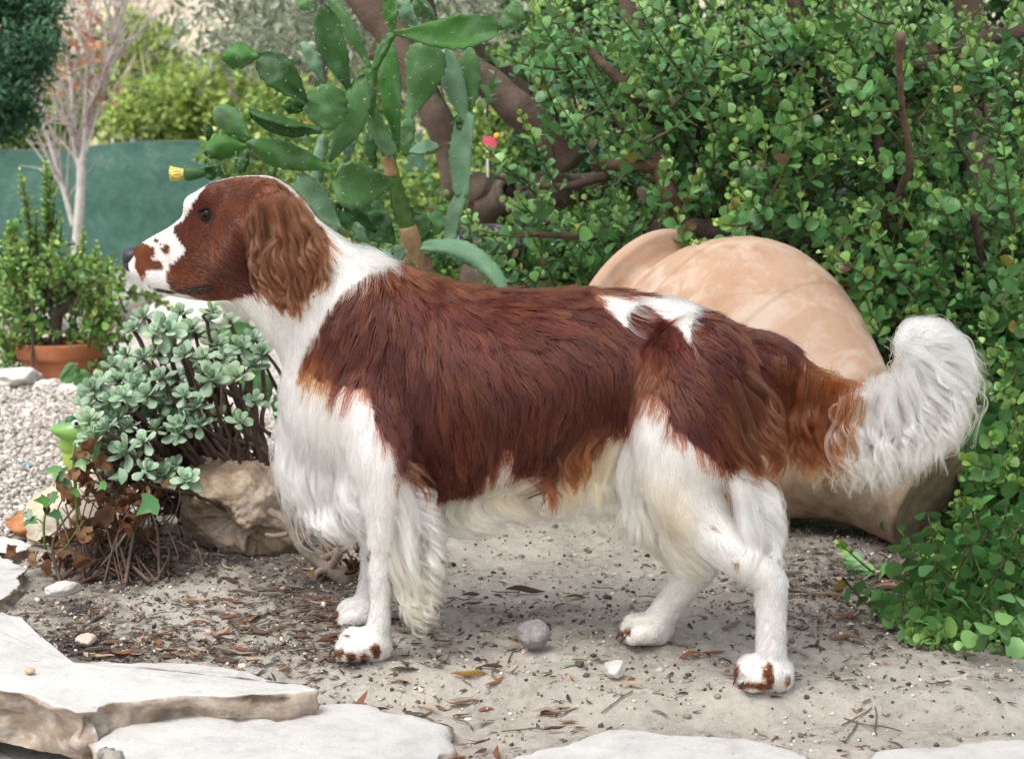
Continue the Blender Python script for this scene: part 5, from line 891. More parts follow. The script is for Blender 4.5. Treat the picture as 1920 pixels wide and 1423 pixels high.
# ---------------------------------------------------------------- flow, length, wave fields
FLOW = [(245,480,1,.1),(300,450,1,-.15),(300,520,1,.1),(350,430,1,-.1),(345,520,1,.1),(390,355,1,-.35),(400,450,.8,.6),(440,335,1,-.02),(430,530,.8,.5),(500,332,1,.15),(470,480,.6,.8),(520,360,.8,.6),(510,430,.1,1),(560,440,.3,1),(530,520,.15,1),(590,480,.0,1),(560,560,-.3,1),
 (580,390,.7,.7),(620,440,.6,.8),(680,480,.9,.45),(470,600,.5,.8),(520,640,.2,1),(580,640,-.1,1),(560,580,.2,1),(640,500,.5,.9),(640,560,-.4,.9),(700,540,-.3,.9),(590,670,-.65,.75),(640,690,-.35,.95),(740,515,.3,.6),(700,640,-.15,1),
 (800,540,.55,.8),(800,650,.1,1),(780,800,.12,1),(900,560,.9,.45),(900,680,.5,.9),(870,850,.05,1),(1000,570,1,.25),(1000,680,.75,.65),(950,860,-.2,1),(1040,790,-.35,1),(1100,650,.8,.5),(1100,740,.1,1),(1080,570,1,.1),
 (1160,560,1,.35),(1150,590,.7,.9),(1260,580,.9,.6),(1290,620,.3,1),(1220,650,.8,.5),(1180,720,-.2,1),(1350,640,.9,.55),(1440,690,.9,.5),(1300,720,.7,.7),(1240,790,.0,1),(1330,800,.65,.8),(1390,760,.9,.7),(1420,860,.5,.9),(1290,880,.1,1),(1200,860,-.1,1),(1340,960,.45,.9),(1240,960,.2,1),
 (715,940,.1,1),(712,1060,.0,1),(715,1150,-.1,1),(655,1205,-.9,.35),(690,1040,0,1),(650,1150,-.9,.3),(1330,1030,.6,.8),(1440,1130,-.05,1),(1440,1200,-.05,1),(1395,1262,-.8,.5),(1275,1110,-.6,.8),(1180,1170,-.9,.3),
 (600,780,-.2,1),(550,820,-.15,1),(640,860,.0,1),(560,730,-.15,1),(680,800,.1,1),(1480,710,.85,.5),(1560,735,.9,.45),(1620,740,.8,.6),(1690,690,.6,.7),(1730,635,.7,.3)]
LEN = [(240,480,4),(300,480,6),(390,400,4),(390,540,7),(450,340,9),(450,450,8),(520,345,14),(520,430,26),(550,530,22),(590,420,26),(470,590,22),(540,640,24),(650,470,34),(600,600,30),(700,520,40),(700,650,40),(800,560,36),(800,750,42),(900,600,36),(950,820,46),(1050,600,34),(1050,780,46),(1180,600,36),(1200,720,42),(1300,620,34),(1300,750,36),(1400,700,34),(1420,830,40),(1250,880,34),(1330,960,20),(560,760,48),(600,850,58),(660,880,50),(715,960,20),(712,1060,9),(712,1150,8),(650,1215,5),(650,1150,5),(1400,1080,11),(1440,1160,10),(1400,1260,5.5),(1280,1110,10),(1190,1180,5.5),(1500,710,36),(1600,735,36),(1700,680,34),(1735,635,30)]
def idw(px, py, T, s=42.0):
    T = np.array(T, float); out = np.zeros((len(px), T.shape[1]-2)); ws = np.zeros(len(px))
    for r in T:
        w = 1/((px-r[0])**2 + (py-r[1])**2 + s*s)**1.6; out += w[:, None]*r[2:]; ws += w
    return out/ws[:, None]
def flow(L, g):
    px, py = dpx(L); f = idw(px, py, FLOW, 30); v = np.zeros_like(L); v[:, 0] = f[:, 0]; v[:, 2] = -f[:, 1]
    v[:, 1] += -.55*np.sign(L[:, 1])*0
    top = np.clip((g[:, 2]-.5)/.4, 0, 1)*(px > 560)*(px < 1400)     # over the back the coat parts and falls to both sides
    v[:, 1] += top*.35*np.sign(L[:, 1]+1e-6)
    v -= g*(v*g).sum(1, keepdims=True); return v/np.maximum(np.linalg.norm(v, axis=1, keepdims=True), 1e-6)
def roots(N, dens):
    tr = np.concatenate([DF[:, [0, 1, 2]], DF[:, [0, 2, 3]]]); A, B, C = DV[tr[:, 0]], DV[tr[:, 1]], DV[tr[:, 2]]
    ar = np.linalg.norm(np.cross(B-A, C-A), axis=1); c = (A+B+C)/3; ar = ar*dens(c); k = rng.choice(len(tr), N, p=ar/ar.sum())
    a, b = rng.random((2, N)); f = a + b > 1; a[f], b[f] = 1-a[f], 1-b[f]
    return A[k] + a[:, None]*(B[k]-A[k]) + b[:, None]*(C[k]-A[k])
def dens(c):
    px, py = dpx(c); d = np.where(c[:, 1] > -.02, 1.0, .45); d *= np.where(px < 580, 2.3, 1.0); d *= np.where((py > 1000), 1.8, 1.0); d *= (c[:, 2] > .004)
    return d
NH = 112000
R0 = roots(NH, dens); K = 9
px0, py0 = dpx(R0)
c0, brown0, lip0, ear0 = coat(R0)
keep = (np.hypot(px0-387, (py0-405)*1.30) > 13.5) & ~((px0 < 262) & (np.hypot((px0-249)/23, (py0-484)/25) < 1)) & ~(lip0 & (py0 > 500) & (rng.random(NH) < .5))
R0, px0, py0, c0, brown0, ear0 = R0[keep], px0[keep], py0[keep], c0[keep], brown0[keep], ear0[keep]; NH = len(R0)
ln = idw(px0, py0, LEN, 26)[:, 0]*SCALE
ln = np.where((px0 < 470) & ~ear0, np.minimum(ln, 8*SCALE + .001), ln)
ln *= rng.uniform(.7, 1.2, NH)
def comb(R, ln, lift, K):
    d, g = sdf(R); p = R.copy(); pts = [p.copy()]
    for k in range(1, K):
        t = k/(K-1); p = p + flow(p, g)*(ln/(K-1))[:, None]; d, g = sdf(p); hgt = lift*ln*t**.8
        p = p + g*np.clip(hgt-d, -.004, .006)[:, None]; pts.append(p.copy())
    return np.stack(pts, 1)
headfur = (px0 < 480) & ~ear0
ln = np.where(headfur | ear0, ln, ln*1.38)
H = comb(R0, ln, np.where(headfur, rng.uniform(.05, .14, NH), np.where(py0 > 990, rng.uniform(.12, .4, NH), rng.uniform(.06, .24, NH))), K)
# locks: strands lean toward the guide of their clump
def clump(H, per, tip, wavamp, wavn, frizz, seed, loose=None):
    n = len(H); gi = np.random.default_rng(seed).choice(n, max(1, n//per), replace=False); kd = KDTree(len(gi))
    for a, i in enumerate(gi): kd.insert(H[i, 0], a)
    kd.balance(); own = np.array([gi[kd.find(h)[1]] for h in H[:, 0]]); t = np.linspace(0, 1, H.shape[1])
    off = H - H[own] - (H[:, :1] - H[own][:, :1]); rel = H[own] + (H[:, :1] - H[own][:, :1])*(1 - (tip*np.clip(t, 0, 1)**.9))[None, :, None]
    far = np.linalg.norm(H[:, 0]-H[own][:, 0], axis=1) > .018
    out = H*(1-.78*t[None, :, None]**.7) + rel*(.78*t[None, :, None]**.7); out[far] = H[far]
    if loose is not None: out[loose] = H[loose]
    r = np.random.default_rng(seed+1); ph = r.uniform(0, 6.28, n)[own]; ax = np.cross(H[:, -1]-H[:, 0], sdf(H[:, 0])[1]); ax /= np.linalg.norm(ax, axis=1, keepdims=True)+1e-9
    L = np.linalg.norm(H[:, -1]-H[:, 0], axis=1); wa = wavamp*L
    out += ax[:, None]*(wa[:, None]*np.sin(t[None]*wavn*6.28 + ph[:, None])*t[None]**.8)[..., None]
    out += r.normal(0, 1, (n, 1, 3))*(frizz*L)[:, None, None]*(t**1.5)[None, :, None]
    return out, own
wav = np.where(ear0, .10, np.where(px0 < 480, .0, .055)) ; wav = np.where((py0 > 1000) & (px0 < 760), .02, wav)
H, own = clump(H, 34, .70, wav, np.where(ear0[:, None], 1.6, 1.1), np.where(headfur, .02, .045), 11, headfur)
lockv = np.exp(np.random.default_rng(5).normal(0, .20, NH))[own]; lockv[headfur] = 1
def hair(name, H, col, r0, r1, parent, mat):
    n, k, _ = H.shape; cu = bpy.data.hair_curves.new(name); cu.add_curves([k]*n)
    cu.attributes['position'].data.foreach_set('vector', H.astype(np.float32).ravel())
    t = np.linspace(0, 1, k); rad = (r0 + (r1-r0)*t[None]**1.3)*np.ones((n, 1)) if np.isscalar(r0) else r0[:, None] + (r1-r0[:, None])*t[None]**1.3
    a = cu.attributes.new('radius', 'FLOAT', 'POINT'); a.data.foreach_set('value', rad.astype(np.float32).ravel())
    a = cu.attributes.new('fur', 'FLOAT_COLOR', 'CURVE'); c4 = np.concatenate([col, np.ones((n, 1))], 1).astype(np.float32); a.data.foreach_set('color', c4.ravel())
    cu.materials.append(mat); o = link(name, cu, parent); return o
def furmat(name, rough=.24, radial=.40):
    m = M(name); h = m.new('ShaderNodeBsdfHairPrincipled', model='CHIANG', parametrization='COLOR'); m.l(m.attr('fur'), h.inputs['Color'])
    h.inputs['Roughness'].default_value = rough; h.inputs['Radial Roughness'].default_value = radial
    h.inputs['Random Roughness'].default_value = .2; m.l(h.outputs[0], m.n['Material Output'].inputs['Surface']); return m.m
FUR = furmat('dog_fur')
dog = thing('dog', 'chestnut and white spaniel standing in profile on bare soil, facing left', 'dog', tuple(DO))
dog.rotation_euler = (0, 0, math.atan2(_t[1], _t[0]))
flip = lambda A: A*np.array([1, -1, 1])          # local w points at the viewer, blender y away
skin = M('dog_skin', .7, .2); skin.base(skin.attr('fur')); skin = skin.m
cv = coat(DV)[0]
body = put('body', flip(DV), DF[:, ::-1] if True else DF, skin, dog, attr={'fur': cv})
body.modifiers.new('smooth', 'SMOOTH').iterations = 2
gl = np.clip(np.random.default_rng(6).normal(.0, .22, NH)[own], 0, .6)*brown0*~headfur; c0 = c0*(1-gl[:, None]) + gl[:, None]*np.array([.12, .030, .008])
cc = c0*np.exp(rng.normal(0, .15, (NH, 1)))*np.where(brown0, lockv, 1)[:, None]
sel = rng.random(NH)
tipw = np.clip(cc, .003, .95)
hair('coat', flip(H), tipw, np.where(px0 < 480, .00022, .00030), .00008, dog, FUR)
# ---------------------------------------------------------------- long feathering, lock by lock
WHITE, CREAM, TAN, RUST, DEEP = np.array([.70,.665,.605]), np.array([.64,.51,.32]), np.array([.52,.33,.15]), np.array([.135,.037,.010]), np.array([.05,.012,.006])
FE, FC, FW = [], [], []
def feather(guides, n, per=26, spread=5, col=(WHITE, WHITE), wave=(6, 1.6), seed=1, K=16, gj=5, lenj=.2, ws=1.0, fr=1.2):
    """guides: key locks as lists of (px,py,w_m); n locks are blended between neighbours"""
    r = np.random.default_rng(seed)
    Gd = [np.array([DL(a, b, w) for a, b, w in crom(g, K)]) for g in guides]; Gd = np.array(Gd)
    for q in range(n):
        s = r.uniform(0, len(Gd)-1) if len(Gd) > 1 else 0; i = min(int(s), len(Gd)-2) if len(Gd) > 1 else 0; f = s-i
        c = Gd[i]*(1-f) + Gd[i+1]*f if len(Gd) > 1 else Gd[0].copy()
        m = r.uniform(1-lenj, 1+lenj*.4); t = np.linspace(0, 1, K)
        src = np.clip(t*m, 0, 1)*(K-1); c = np.stack([np.interp(src, np.arange(K), c[:, d]) for d in range(3)], 1)
        if m > 1: c += (c[-1]-c[-2])*np.clip(t*m-1, 0, 1)[:, None]*(K-1)*0
        c = c + np.array([r.normal(0, gj), r.normal(0, gj*ws*1.2), r.normal(0, gj)])*SCALE
        for _ in range(2):
            d, g = sdf(c); c = c + g*np.clip(.001 + .006*t - d, 0, .05)[:, None]
        T = np.gradient(c, axis=0); side = np.stack([-T[:, 2], T[:, 1]*0, T[:, 0]], 1); side /= np.linalg.norm(side, axis=1, keepdims=True)+1e-9
        am, fq = wave; am = am*r.uniform(.5, 1.35)*SCALE; ph = s*2.4 + seed + r.normal(0, .55); fq = fq*r.uniform(.8, 1.25)
        env = np.clip(t*1.6, 0, 1)
        c = c + side*(am*np.sin(6.28*fq*t+ph)*env)[:, None]; c[:, 1] += am*.9*np.cos(6.28*fq*t+ph)*env
        o = r.normal(0, 1, (per, 1, 3))*np.array([spread, spread*.8, spread])*SCALE
        prof = (1 - .80*t**.8) + .25*np.clip(t-.75, 0, 1)
        st = c[None] + o*prof[None, :, None] + r.normal(0, fr*SCALE, (per, 1, 3))*(t**2)[None, :, None]
        lm = r.uniform(.72, 1.0, per); idx = t[None]*lm[:, None]*(K-1)
        i0 = np.minimum(idx.astype(int), K-2); fx = (idx-i0)[..., None]; ar = np.arange(per)[:, None]
        st = st[ar, i0]*(1-fx) + st[ar, i0+1]*fx
        k = f if len(Gd) > 1 else 0
        a = (s/(len(Gd)-1)) if len(Gd) > 1 else r.random()
        cl = col[0]*(1-a) + col[1]*a if not callable(col) else col(s, r)
        cl = cl*np.exp(r.normal(-.03, .10))
        FE.append(st); FC.append(np.clip(cl[None]*np.exp(r.normal(0, .10, (per, 1))), .003, .95))
def zz(a, w): return [(x, y, w) for x, y in a]
# chest bib
feather([zz([(552,700),(536,770),(530,840),(540,905)],.0), zz([(556,740),(533,820),(538,900),(556,965)],.012), zz([(575,790),(556,880),(568,950),(590,1000)],.03), zz([(610,830),(596,910),(606,970),(628,1010)],.05), zz([(650,850),(636,930),(640,990),(662,1035)],.065)], 270, 24, 4, (WHITE, WHITE*.97), (10, 1.6), 21)
feather([zz([(585,770),(566,850),(572,920),(585,975)],-.03), zz([(640,840),(625,930),(640,990),(655,1025)],-.03)], 40, 24, 7, (WHITE, WHITE), (4, 1.1), 22)
feather([zz([(655,800),(640,880),(650,960),(690,1020)],.088), zz([(690,830),(676,900),(690,960),(730,1030)],.092), zz([(705,860),(706,920),(722,985),(752,1040)],.094)], 95, 22, 3.8, (WHITE, WHITE*.97), (10, 1.6), 23)
# foreleg feathering
fw = W_NF
feather([zz([(758,885),(785,915),(812,955),(828,1000)],fw*.95), zz([(758,930),(792,970),(822,1030),(834,1085)],fw*.9), zz([(750,975),(785,1035),(815,1095),(828,1140)],fw*.92), zz([(742,1020),(768,1080),(795,1130),(812,1172)],fw*.95), zz([(738,1070),(752,1120),(772,1160),(798,1192)],fw*.98)], 150, 24, 4, (WHITE, CREAM), (10, 2.1), 24)
feather([zz([(748,890),(768,950),(778,1010),(770,1060)],fw*1.06), zz([(742,960),(762,1030),(776,1100),(770,1150)],fw*1.06), zz([(735,1060),(748,1110),(762,1150),(778,1185)],fw*1.04)], 46, 24, 5, (WHITE, CREAM*.6+WHITE*.4), (7, 1.3), 25)
feather([zz([(745,900),(775,960),(800,1030),(808,1090)],W_FF), zz([(735,1000),(755,1060),(775,1110),(790,1140)],W_FF)], 34, 22, 6, (CREAM, CREAM), (7, 1.3), 26)
# elbow tuft
feather([zz([(745,870),(770,868),(800,890),(812,925)],fw*1.0), zz([(752,890),(772,895),(795,920),(800,950)],fw*1.02)], 16, 10, 3, (RUST*.45, RUST*.3), (5, 1.0), 27, lenj=.4)
# belly fringe
feather([zz([(828,945),(832,978),(856,1002),(905,1010)],.04), zz([(870,925),(856,960),(872,990),(925,1003)],.045), zz([(930,898),(893,940),(905,975),(965,992)],.05), zz([(985,880),(938,922),(946,962),(1003,982)],.05), zz([(1030,880),(978,925),(990,955),(1028,972)],.045)], 110, 26, 6, (CREAM*.4+WHITE*.6, CREAM), (4, .9), 28)
feather([zz([(850,930),(850,965),(880,995),(920,1000)],-.02), zz([(1030,880),(1000,920),(1010,950),(1040,975)],-.03)], 40, 24, 7, (CREAM*.9, CREAM*.85), (4, .9), 29)
feather([zz([(985,870),(1012,900),(1030,930),(1020,960)],.06), zz([(1040,850),(1030,895),(1042,930),(1038,968)],.06)], 24, 16, 4, (RUST*.6, RUST*1.1), (6, 1.2), 30)
feather([zz([(1060,850),(1064,900),(1056,935),(1052,972)],.05), zz([(1110,830),(1076,890),(1084,935),(1070,978)],.055), zz([(1150,815),(1118,880),(1112,930),(1106,978)],.06), zz([(1180,815),(1150,890),(1150,930),(1142,985)],.06)], 60, 26, 5, (TAN*.35+CREAM*.65, CREAM), (6, 1.4), 31)
feather([zz([(1060,830),(1050,870),(1060,905),(1068,930)],.075), zz([(1150,790),(1110,840),(1104,880),(1090,915)],.075)], 34, 16, 4, (RUST*.5, RUST*1.0), (6, 1.2), 32)
# flank and inner thigh
feather([zz([(1195,790),(1168,870),(1164,940),(1150,1000)],.08), zz([(1215,810),(1192,900),(1194,970),(1186,1030)],.085), zz([(1225,870),(1214,940),(1222,1000),(1236,1040)],.085)], 90, 24, 4.5, (WHITE, CREAM*.5+WHITE*.5), (7, 1.3), 33)
feather([zz([(1235,880),(1228,950),(1240,1010),(1262,1050)],.095), zz([(1255,930),(1258,990),(1280,1040),(1310,1070)],.1), zz([(1285,960),(1290,1010),(1312,1050),(1345,1082)],.1)], 60, 22, 4.5, (WHITE*.6+CREAM*.4, CREAM), (7, 1.2), 47)
feather([zz([(1180,870),(1180,940),(1190,1000),(1215,1030)],.02), zz([(1220,930),(1225,990),(1245,1035),(1275,1060)],.0), zz([(1265,970),(1262,1030),(1280,1065),(1320,1082)],.01), zz([(1310,1000),(1285,1040),(1300,1070),(1342,1084)],.03)], 110, 26, 7, (CREAM, CREAM*.95), (6, 1.3), 34)
feather([zz([(1262,985),(1250,1030),(1262,1065),(1310,1088)],.075), zz([(1300,1000),(1275,1040),(1290,1072),(1335,1088)],.075)], 24, 24, 5, (WHITE*.5+CREAM*.5, CREAM), (5, 1.0), 35)
# breeches and hock
hw = W_NH
feather([zz([(1390,690),(1425,725),(1450,770),(1440,820)],hw*.8), zz([(1395,740),(1438,785),(1462,825),(1455,870)],hw*.8), zz([(1390,800),(1435,845),(1455,880),(1450,912)],hw*.82)], 170, 14, 3, (RUST*.38, RUST*.85), (7, 1.4), 36)
feather([zz([(1380,720),(1400,780),(1412,840),(1420,890)],hw*.95), zz([(1350,780),(1385,840),(1410,880),(1430,915)],hw*.95)], 80, 12, 3.2, (RUST*.32, RUST*.7), (6, 1.3), 37)
feather([zz([(1385,885),(1430,905),(1460,935),(1462,975)],hw*.9), zz([(1390,925),(1440,950),(1462,990),(1455,1030)],hw*.92), zz([(1400,965),(1445,995),(1462,1035),(1435,1065)],hw*.95), zz([(1412,990),(1450,1030),(1440,1062),(1392,1075)],hw*1.02)], 95, 24, 5, (WHITE, WHITE), (6, 1.2), 38)
feather([zz([(1380,900),(1395,960),(1400,1020),(1392,1066)],hw*1.08), zz([(1400,930),(1420,990),(1420,1040),(1400,1078)],hw*1.08)], 36, 22, 5, (WHITE, WHITE), (6, 1.2), 39)
# tail plume
feather([zz([(1440,685),(1445,740),(1436,800),(1446,850)],.02), zz([(1500,708),(1488,775),(1482,835),(1482,885)],.02), zz([(1552,728),(1536,795),(1530,850),(1528,895)],.02), zz([(1604,736),(1574,795),(1562,850),(1566,905)],.02)], 130, 26, 4.6, (RUST*.7, RUST*1.15), (9, 2.0), 40, gj=8, lenj=.26)
feather([zz([(1520,725),(1500,800),(1496,850),(1486,890)],.0), zz([(1580,740),(1550,820),(1545,870),(1545,910)],.0)], 60, 24, 6, (RUST*1.2, TAN*.9), (9, 2.0), 41, gj=9, lenj=.26)
feather([zz([(1610,737),(1585,800),(1578,860),(1590,912)],.02), zz([(1640,732),(1632,800),(1625,860),(1625,920)],.02), zz([(1672,718),(1680,790),(1675,850),(1662,920)],.022), zz([(1700,695),(1728,770),(1732,830),(1706,900)],.022), zz([(1708,665),(1758,730),(1782,795),(1758,865)],.022), zz([(1715,650),(1780,690),(1806,750),(1788,825)],.02)], 330, 26, 3.8, (WHITE, WHITE*.97), (12, 2.1), 42, gj=9, lenj=.28, fr=2.0)
feather([zz([(1620,735),(1600,800),(1595,860),(1600,905)],-.015), zz([(1690,700),(1700,780),(1700,850),(1680,905)],-.015), zz([(1712,650),(1780,700),(1800,760),(1780,840)],-.015)], 110, 22, 6, (CREAM, CREAM), (11, 2.1), 43, gj=9, lenj=.28, fr=2.0)
feather([zz([(1712,655),(1775,672),(1815,705),(1828,760)],.012), zz([(1722,640),(1770,640),(1808,668),(1836,715)],.01), zz([(1730,632),(1760,618),(1790,632),(1812,668)],.008), zz([(1722,640),(1735,612),(1758,608),(1780,622)],.006), zz([(1712,660),(1700,630),(1715,610),(1745,606)],.006), zz([(1702,690),(1690,660),(1696,632),(1712,616)],.008)], 150, 24, 8, (WHITE, WHITE), (5, .9), 44, fr=2.0)
cpts = [(1618,738),(1622,762),(1612,790),(1590,800),(1570,796),(1556,782),(1558,764),(1574,756),(1588,764),(1590,780)]
feather([zz(cpts, .030)], 3, 9, 1.6, (WHITE, WHITE), (0, 1), 48, gj=1.2, lenj=.03, fr=.6)
# rust and white locks mingle where the tail turns white
def mingle(s, r): return WHITE if r.random() < .45 + .3*s else RUST*r.uniform(.7, 1.4)
feather([zz([(1590,738),(1572,800),(1560,860),(1572,910)],.024), zz([(1622,738),(1606,800),(1596,860),(1604,918)],.024)], 46, 14, 3, mingle, (11, 2.0), 49, gj=9, lenj=.3)
feather([zz([(1690,715),(1705,790),(1700,860),(1672,935)],.02), zz([(1715,660),(1790,705),(1825,765),(1800,840)],.02), zz([(1728,628),(1795,625),(1832,670),(1846,735)],.012)], 46, 8, 3, (WHITE, WHITE), (8, 1.6), 50, gj=10, lenj=.35, fr=2.5)
feather([zz([(548,740),(520,810),(518,870),(532,930)],.0), zz([(552,800),(530,890),(545,970),(575,1015)],.02), zz([(620,880),(605,960),(625,1020),(665,1060)],.05)], 40, 7, 3, (WHITE, WHITE), (7, 1.3), 51, gj=9, lenj=.35, fr=2.5)
# ruff over the withers and nape
feather([zz([(690,476),(712,482),(728,488),(742,492)],.0), zz([(680,488),(705,494),(722,502),(736,508)],.05)], 24, 16, 9, (WHITE, WHITE), (2, 1.0), 45, fr=2.6)
# ear locks
feather([zz([(478,400),(478,450),(490,510),(515,560)],.075), zz([(505,380),(510,440),(520,510),(535,570)],.078), zz([(535,380),(552,440),(558,510),(555,570)],.078), zz([(560,395),(588,440),(600,490),(590,545)],.072)], 150, 26, 3.6, (np.array([.075,.023,.0085]), np.array([.135,.047,.018])), (7, 2.6), 46, gj=7)
lens = [x.shape[0] for x in FE]
hair('feathering', flip(np.concatenate(FE)), np.concatenate(FC), .00030, .00007, dog, FUR)
# ---------------------------------------------------------------- eyes, nose, collar, whiskers
eye_m = M('dog_eye', .03, .14); _c = eye_m.coord(); _sx = eye_m.new('ShaderNodeVectorMath', operation='LENGTH')
_q = eye_m.new('ShaderNodeSeparateXYZ'); eye_m.l(eye_m.coord('Generated'), _q.inputs[0]); _dx = eye_m.math('SUBTRACT', _q.outputs[0], .47); _dz = eye_m.math('SUBTRACT', _q.outputs[2], .5); _rr = eye_m.math('SQRT', eye_m.math('ADD', eye_m.math('MULTIPLY', _dx, _dx), eye_m.math('MULTIPLY', _dz, _dz))); eye_m.base(eye_m.ramp(_rr, [(.12, (.003, .002, .002)), (.16, (.026, .009, .0035)), (.30, (.014, .005, .003)), (.36, (.006, .004, .003))])); 
def uvs(n=20, m=14):
    V = [(math.sin(math.pi*j/m)*math.cos(2*math.pi*i/n), math.sin(math.pi*j/m)*math.sin(2*math.pi*i/n), math.cos(math.pi*j/m)) for j in range(m+1) for i in range(n)]
    F = [(j*n+i, (j+1)*n+i, (j+1)*n+(i+1) % n, j*n+(i+1) % n) for j in range(m) for i in range(n)]
    return np.array(V), F
sv, sf = uvs(24, 16); rim_m = plain('eyelid_skin', (.012, .007, .006), .8, .05)
for s in (1, -1):
    c = EYE_S.copy(); c[1] = s*(EYE_S[1] - .0074); r = .0114
    put('eye', flip(sv*r + c), sf, eye_m.m, dog)
    for up_, z0, kk, th_ in ((1, .52, 1.09, .25), (-1, .62, 1.07, -.15)):         # upper and lower lid: skin shells over the ball
        R_ = rotm((0, 1, 0), -.20); q_ = sv @ rotm((1, 0, 0), th_*s).T; fk = [f for f in sf if np.mean([up_*q_[i][2] for i in f]) > z0]
        ids = sorted({i for f in fk for i in f}); mp = {i: j for j, i in enumerate(ids)}; Vl = np.array([q_[i] for i in ids]) @ R_.T*np.array([1.12, 1, 1])*r*kk + c
        o = put('eyelid', flip(Vl), [tuple(mp[i] for i in f) for f in fk], rim_m, dog); md = o.modifiers.new('thick', 'SOLIDIFY'); md.thickness = .0009
nose_m = M('nose_leather', .38, .5); _c = nose_m.coord(); _v = nose_m.new('ShaderNodeTexVoronoi', Scale=900); nose_m.l(_c, _v.inputs['Vector']); nose_m.base((.020, .022, .029)); nose_m.bump(_v.outputs['Distance'], .5, .0006)
hs2 = .0011; nl = DL(245, 482); o2 = nl - np.array([.024, .026, .026]); n2 = np.array([44, 48, 48])
X2, Y2, Z2 = np.meshgrid(*[o2[i] + hs2*np.arange(n2[i]) for i in range(3)], indexing='ij')
def ell(c, r): return (np.sqrt(((X2-c[0])/r[0])**2 + ((Y2-c[1])/r[1])**2 + ((Z2-c[2])/r[2])**2) - 1)*min(r)
c1 = DL(252, 479); c2 = DL(246, 492)
Nn = smin(ell(c1, (.0165, .0195, .0120)), ell(c2, (.0110, .0145, .0125)), .006)
for s in (1, -1):
    e = DL(237, 487); Nn = -smin(-Nn, ell((e[0]-.001, s*.0085, e[2]), (.0060, .0042, .0034)), .002)
    e = DL(252, 492); Nn = -smin(-Nn, ell((e[0], s*.0160, e[2]), (.0085, .0040, .0018)), .002)
e = DL(236, 494); Nn = -smin(-Nn, ell((e[0]-.003, 0, e[2]), (.006, .0009, .010)), .0015)
nv, nq, _ = vdb_mesh(Nn, o2, hs2); o = put('nose', flip(nv), nq, nose_m.m, dog); o.modifiers.new('smooth', 'SMOOTH').iterations = 3
claw_m = plain('claw_horn', (.055,.04,.034), .4, .4)
for px, py, w, d, ln_ in ((696,1237,nf,1.05,1.15), (688,1175,ff,1,1), (1446,1294,nh,1.1,1.0), (1222,1207,fh,1.0,.95)):
    for i, off in enumerate((-.0235, -.0082, .0082, .0235)):
        c_ = DL(px-(34, 46, 46, 34)[i]*ln_, py-13*d, w); c_[1] += off; c_[2] = .0105; V, F = tube(crom([c_ + np.array([-.004, 0, .002]), c_ + np.array([-.0115, 0, .0]), c_ + np.array([-.0155, 0, -.0065])], 7), np.linspace(.0030, .0008, 7), 7); put('claw', flip(V), F, claw_m, dog)
# collar: thin strap under the neck fur with a cream tag at the throat
strap = plain('collar_strap', (.03, .022, .02), .6, .3)
pts = []
for a in np.linspace(0, 2*math.pi, 48, endpoint=False):
    top, bot = DL(662, 470), DL(536, 674); cc_ = (top+bot)/2; ax = (top-bot)/2; p = cc_ + ax*math.cos(a) + np.array([0, math.sin(a)*.055, 0])
    for _ in range(10):
        d, g = sdf(p[None]); p = p + g[0]*np.clip(-.0035-d[0], -.01, .01)
    pts.append(p)
pts = np.array(pts); V, F = tube(np.vstack([pts, pts[:1]]), .0035, 8, False); put('collar', flip(V), F, strap, dog)
tagm = plain('collar_tag_horn', (.70, .66, .58), .4, .4)
tp = DL(544, 660, .016); tv = np.array([(x, y, z) for x in (-.0075, .0075) for y in (-.002, .002) for z in (-.0042, .0042)]) @ rotm((0, 1, 0), .25).T + tp
put('collar_tag', flip(tv), [(0,1,3,2),(4,6,7,5),(0,4,5,1),(2,3,7,6),(0,2,6,4),(1,5,7,3)], tagm, dog, False)
# whiskers
wl = []
for _ in range(22):
    a = DL(random.uniform(272, 312), random.uniform(495, 528), random.choice((1, -1))*38*SCALE); d = np.array([random.uniform(-.4, .9), np.sign(a[1])*.7, random.uniform(-.8, .1)]); d /= np.linalg.norm(d); L = random.uniform(.02, .035)
    t = np.linspace(0, 1, 16)[:, None]; wl.append(a + d*t*L + np.array([0, 0, -.006])*t*t)
hair('whiskers', flip(np.array(wl)), np.tile(np.array([.7, .68, .64]), (22, 1)), .00016, .00004, dog, FUR)
# ================================================================== small things
# garden frog
FG = thing('frog_figure', 'bright green garden frog figure peeping out beside the succulent', 'garden ornament', tuple(P(125, 830, 3.0))); off = np.array(FG.location)
fm = M('frog_glaze', .35, .5); _o = fm.coord(); _s = fm.new('ShaderNodeSeparateXYZ'); fm.l(_o, _s.inputs[0]); fm.base(fm.ramp(fm.math('ADD', fm.math('MULTIPLY', _s.outputs[2], 8), .45), [(.1, (.42,.52,.10)), (.5, (.24,.44,.07)), (.85, (.06,.19,.07))]))
sc_ = mpx(3.0)
def fell(cx, cy, rx, ry, rz, Y=3.0, name='head', mat=None, rot=0):
    V, F = ico(3); V = V*np.stack([np.full(len(V), 1.12), np.ones(len(V)), 1 + .5*V[:, 0]], 1) if name == 'head' else V; V = V*np.array([rx, ry, rz])*sc_; V = V @ rotm((0, 1, 0), rot).T; return put(name, V + np.array(P(cx, cy, Y)) - off, F, mat or fm.m, FG)
fell(142, 808, 44, 32, 25, rot=.10); fell(150, 850, 34, 30, 44, 3.02, 'torso'); fell(133, 790, 12, 11, 11, 2.995, 'brow', plain('frog_green', (.03,.10,.045), .4)); fell(140, 830, 30, 26, 26, 3.01, 'throat')
ew, eb_ = plain('frog_eye_white', (.75,.75,.72), .3), plain('frog_pupil', (.01,.01,.012), .2)
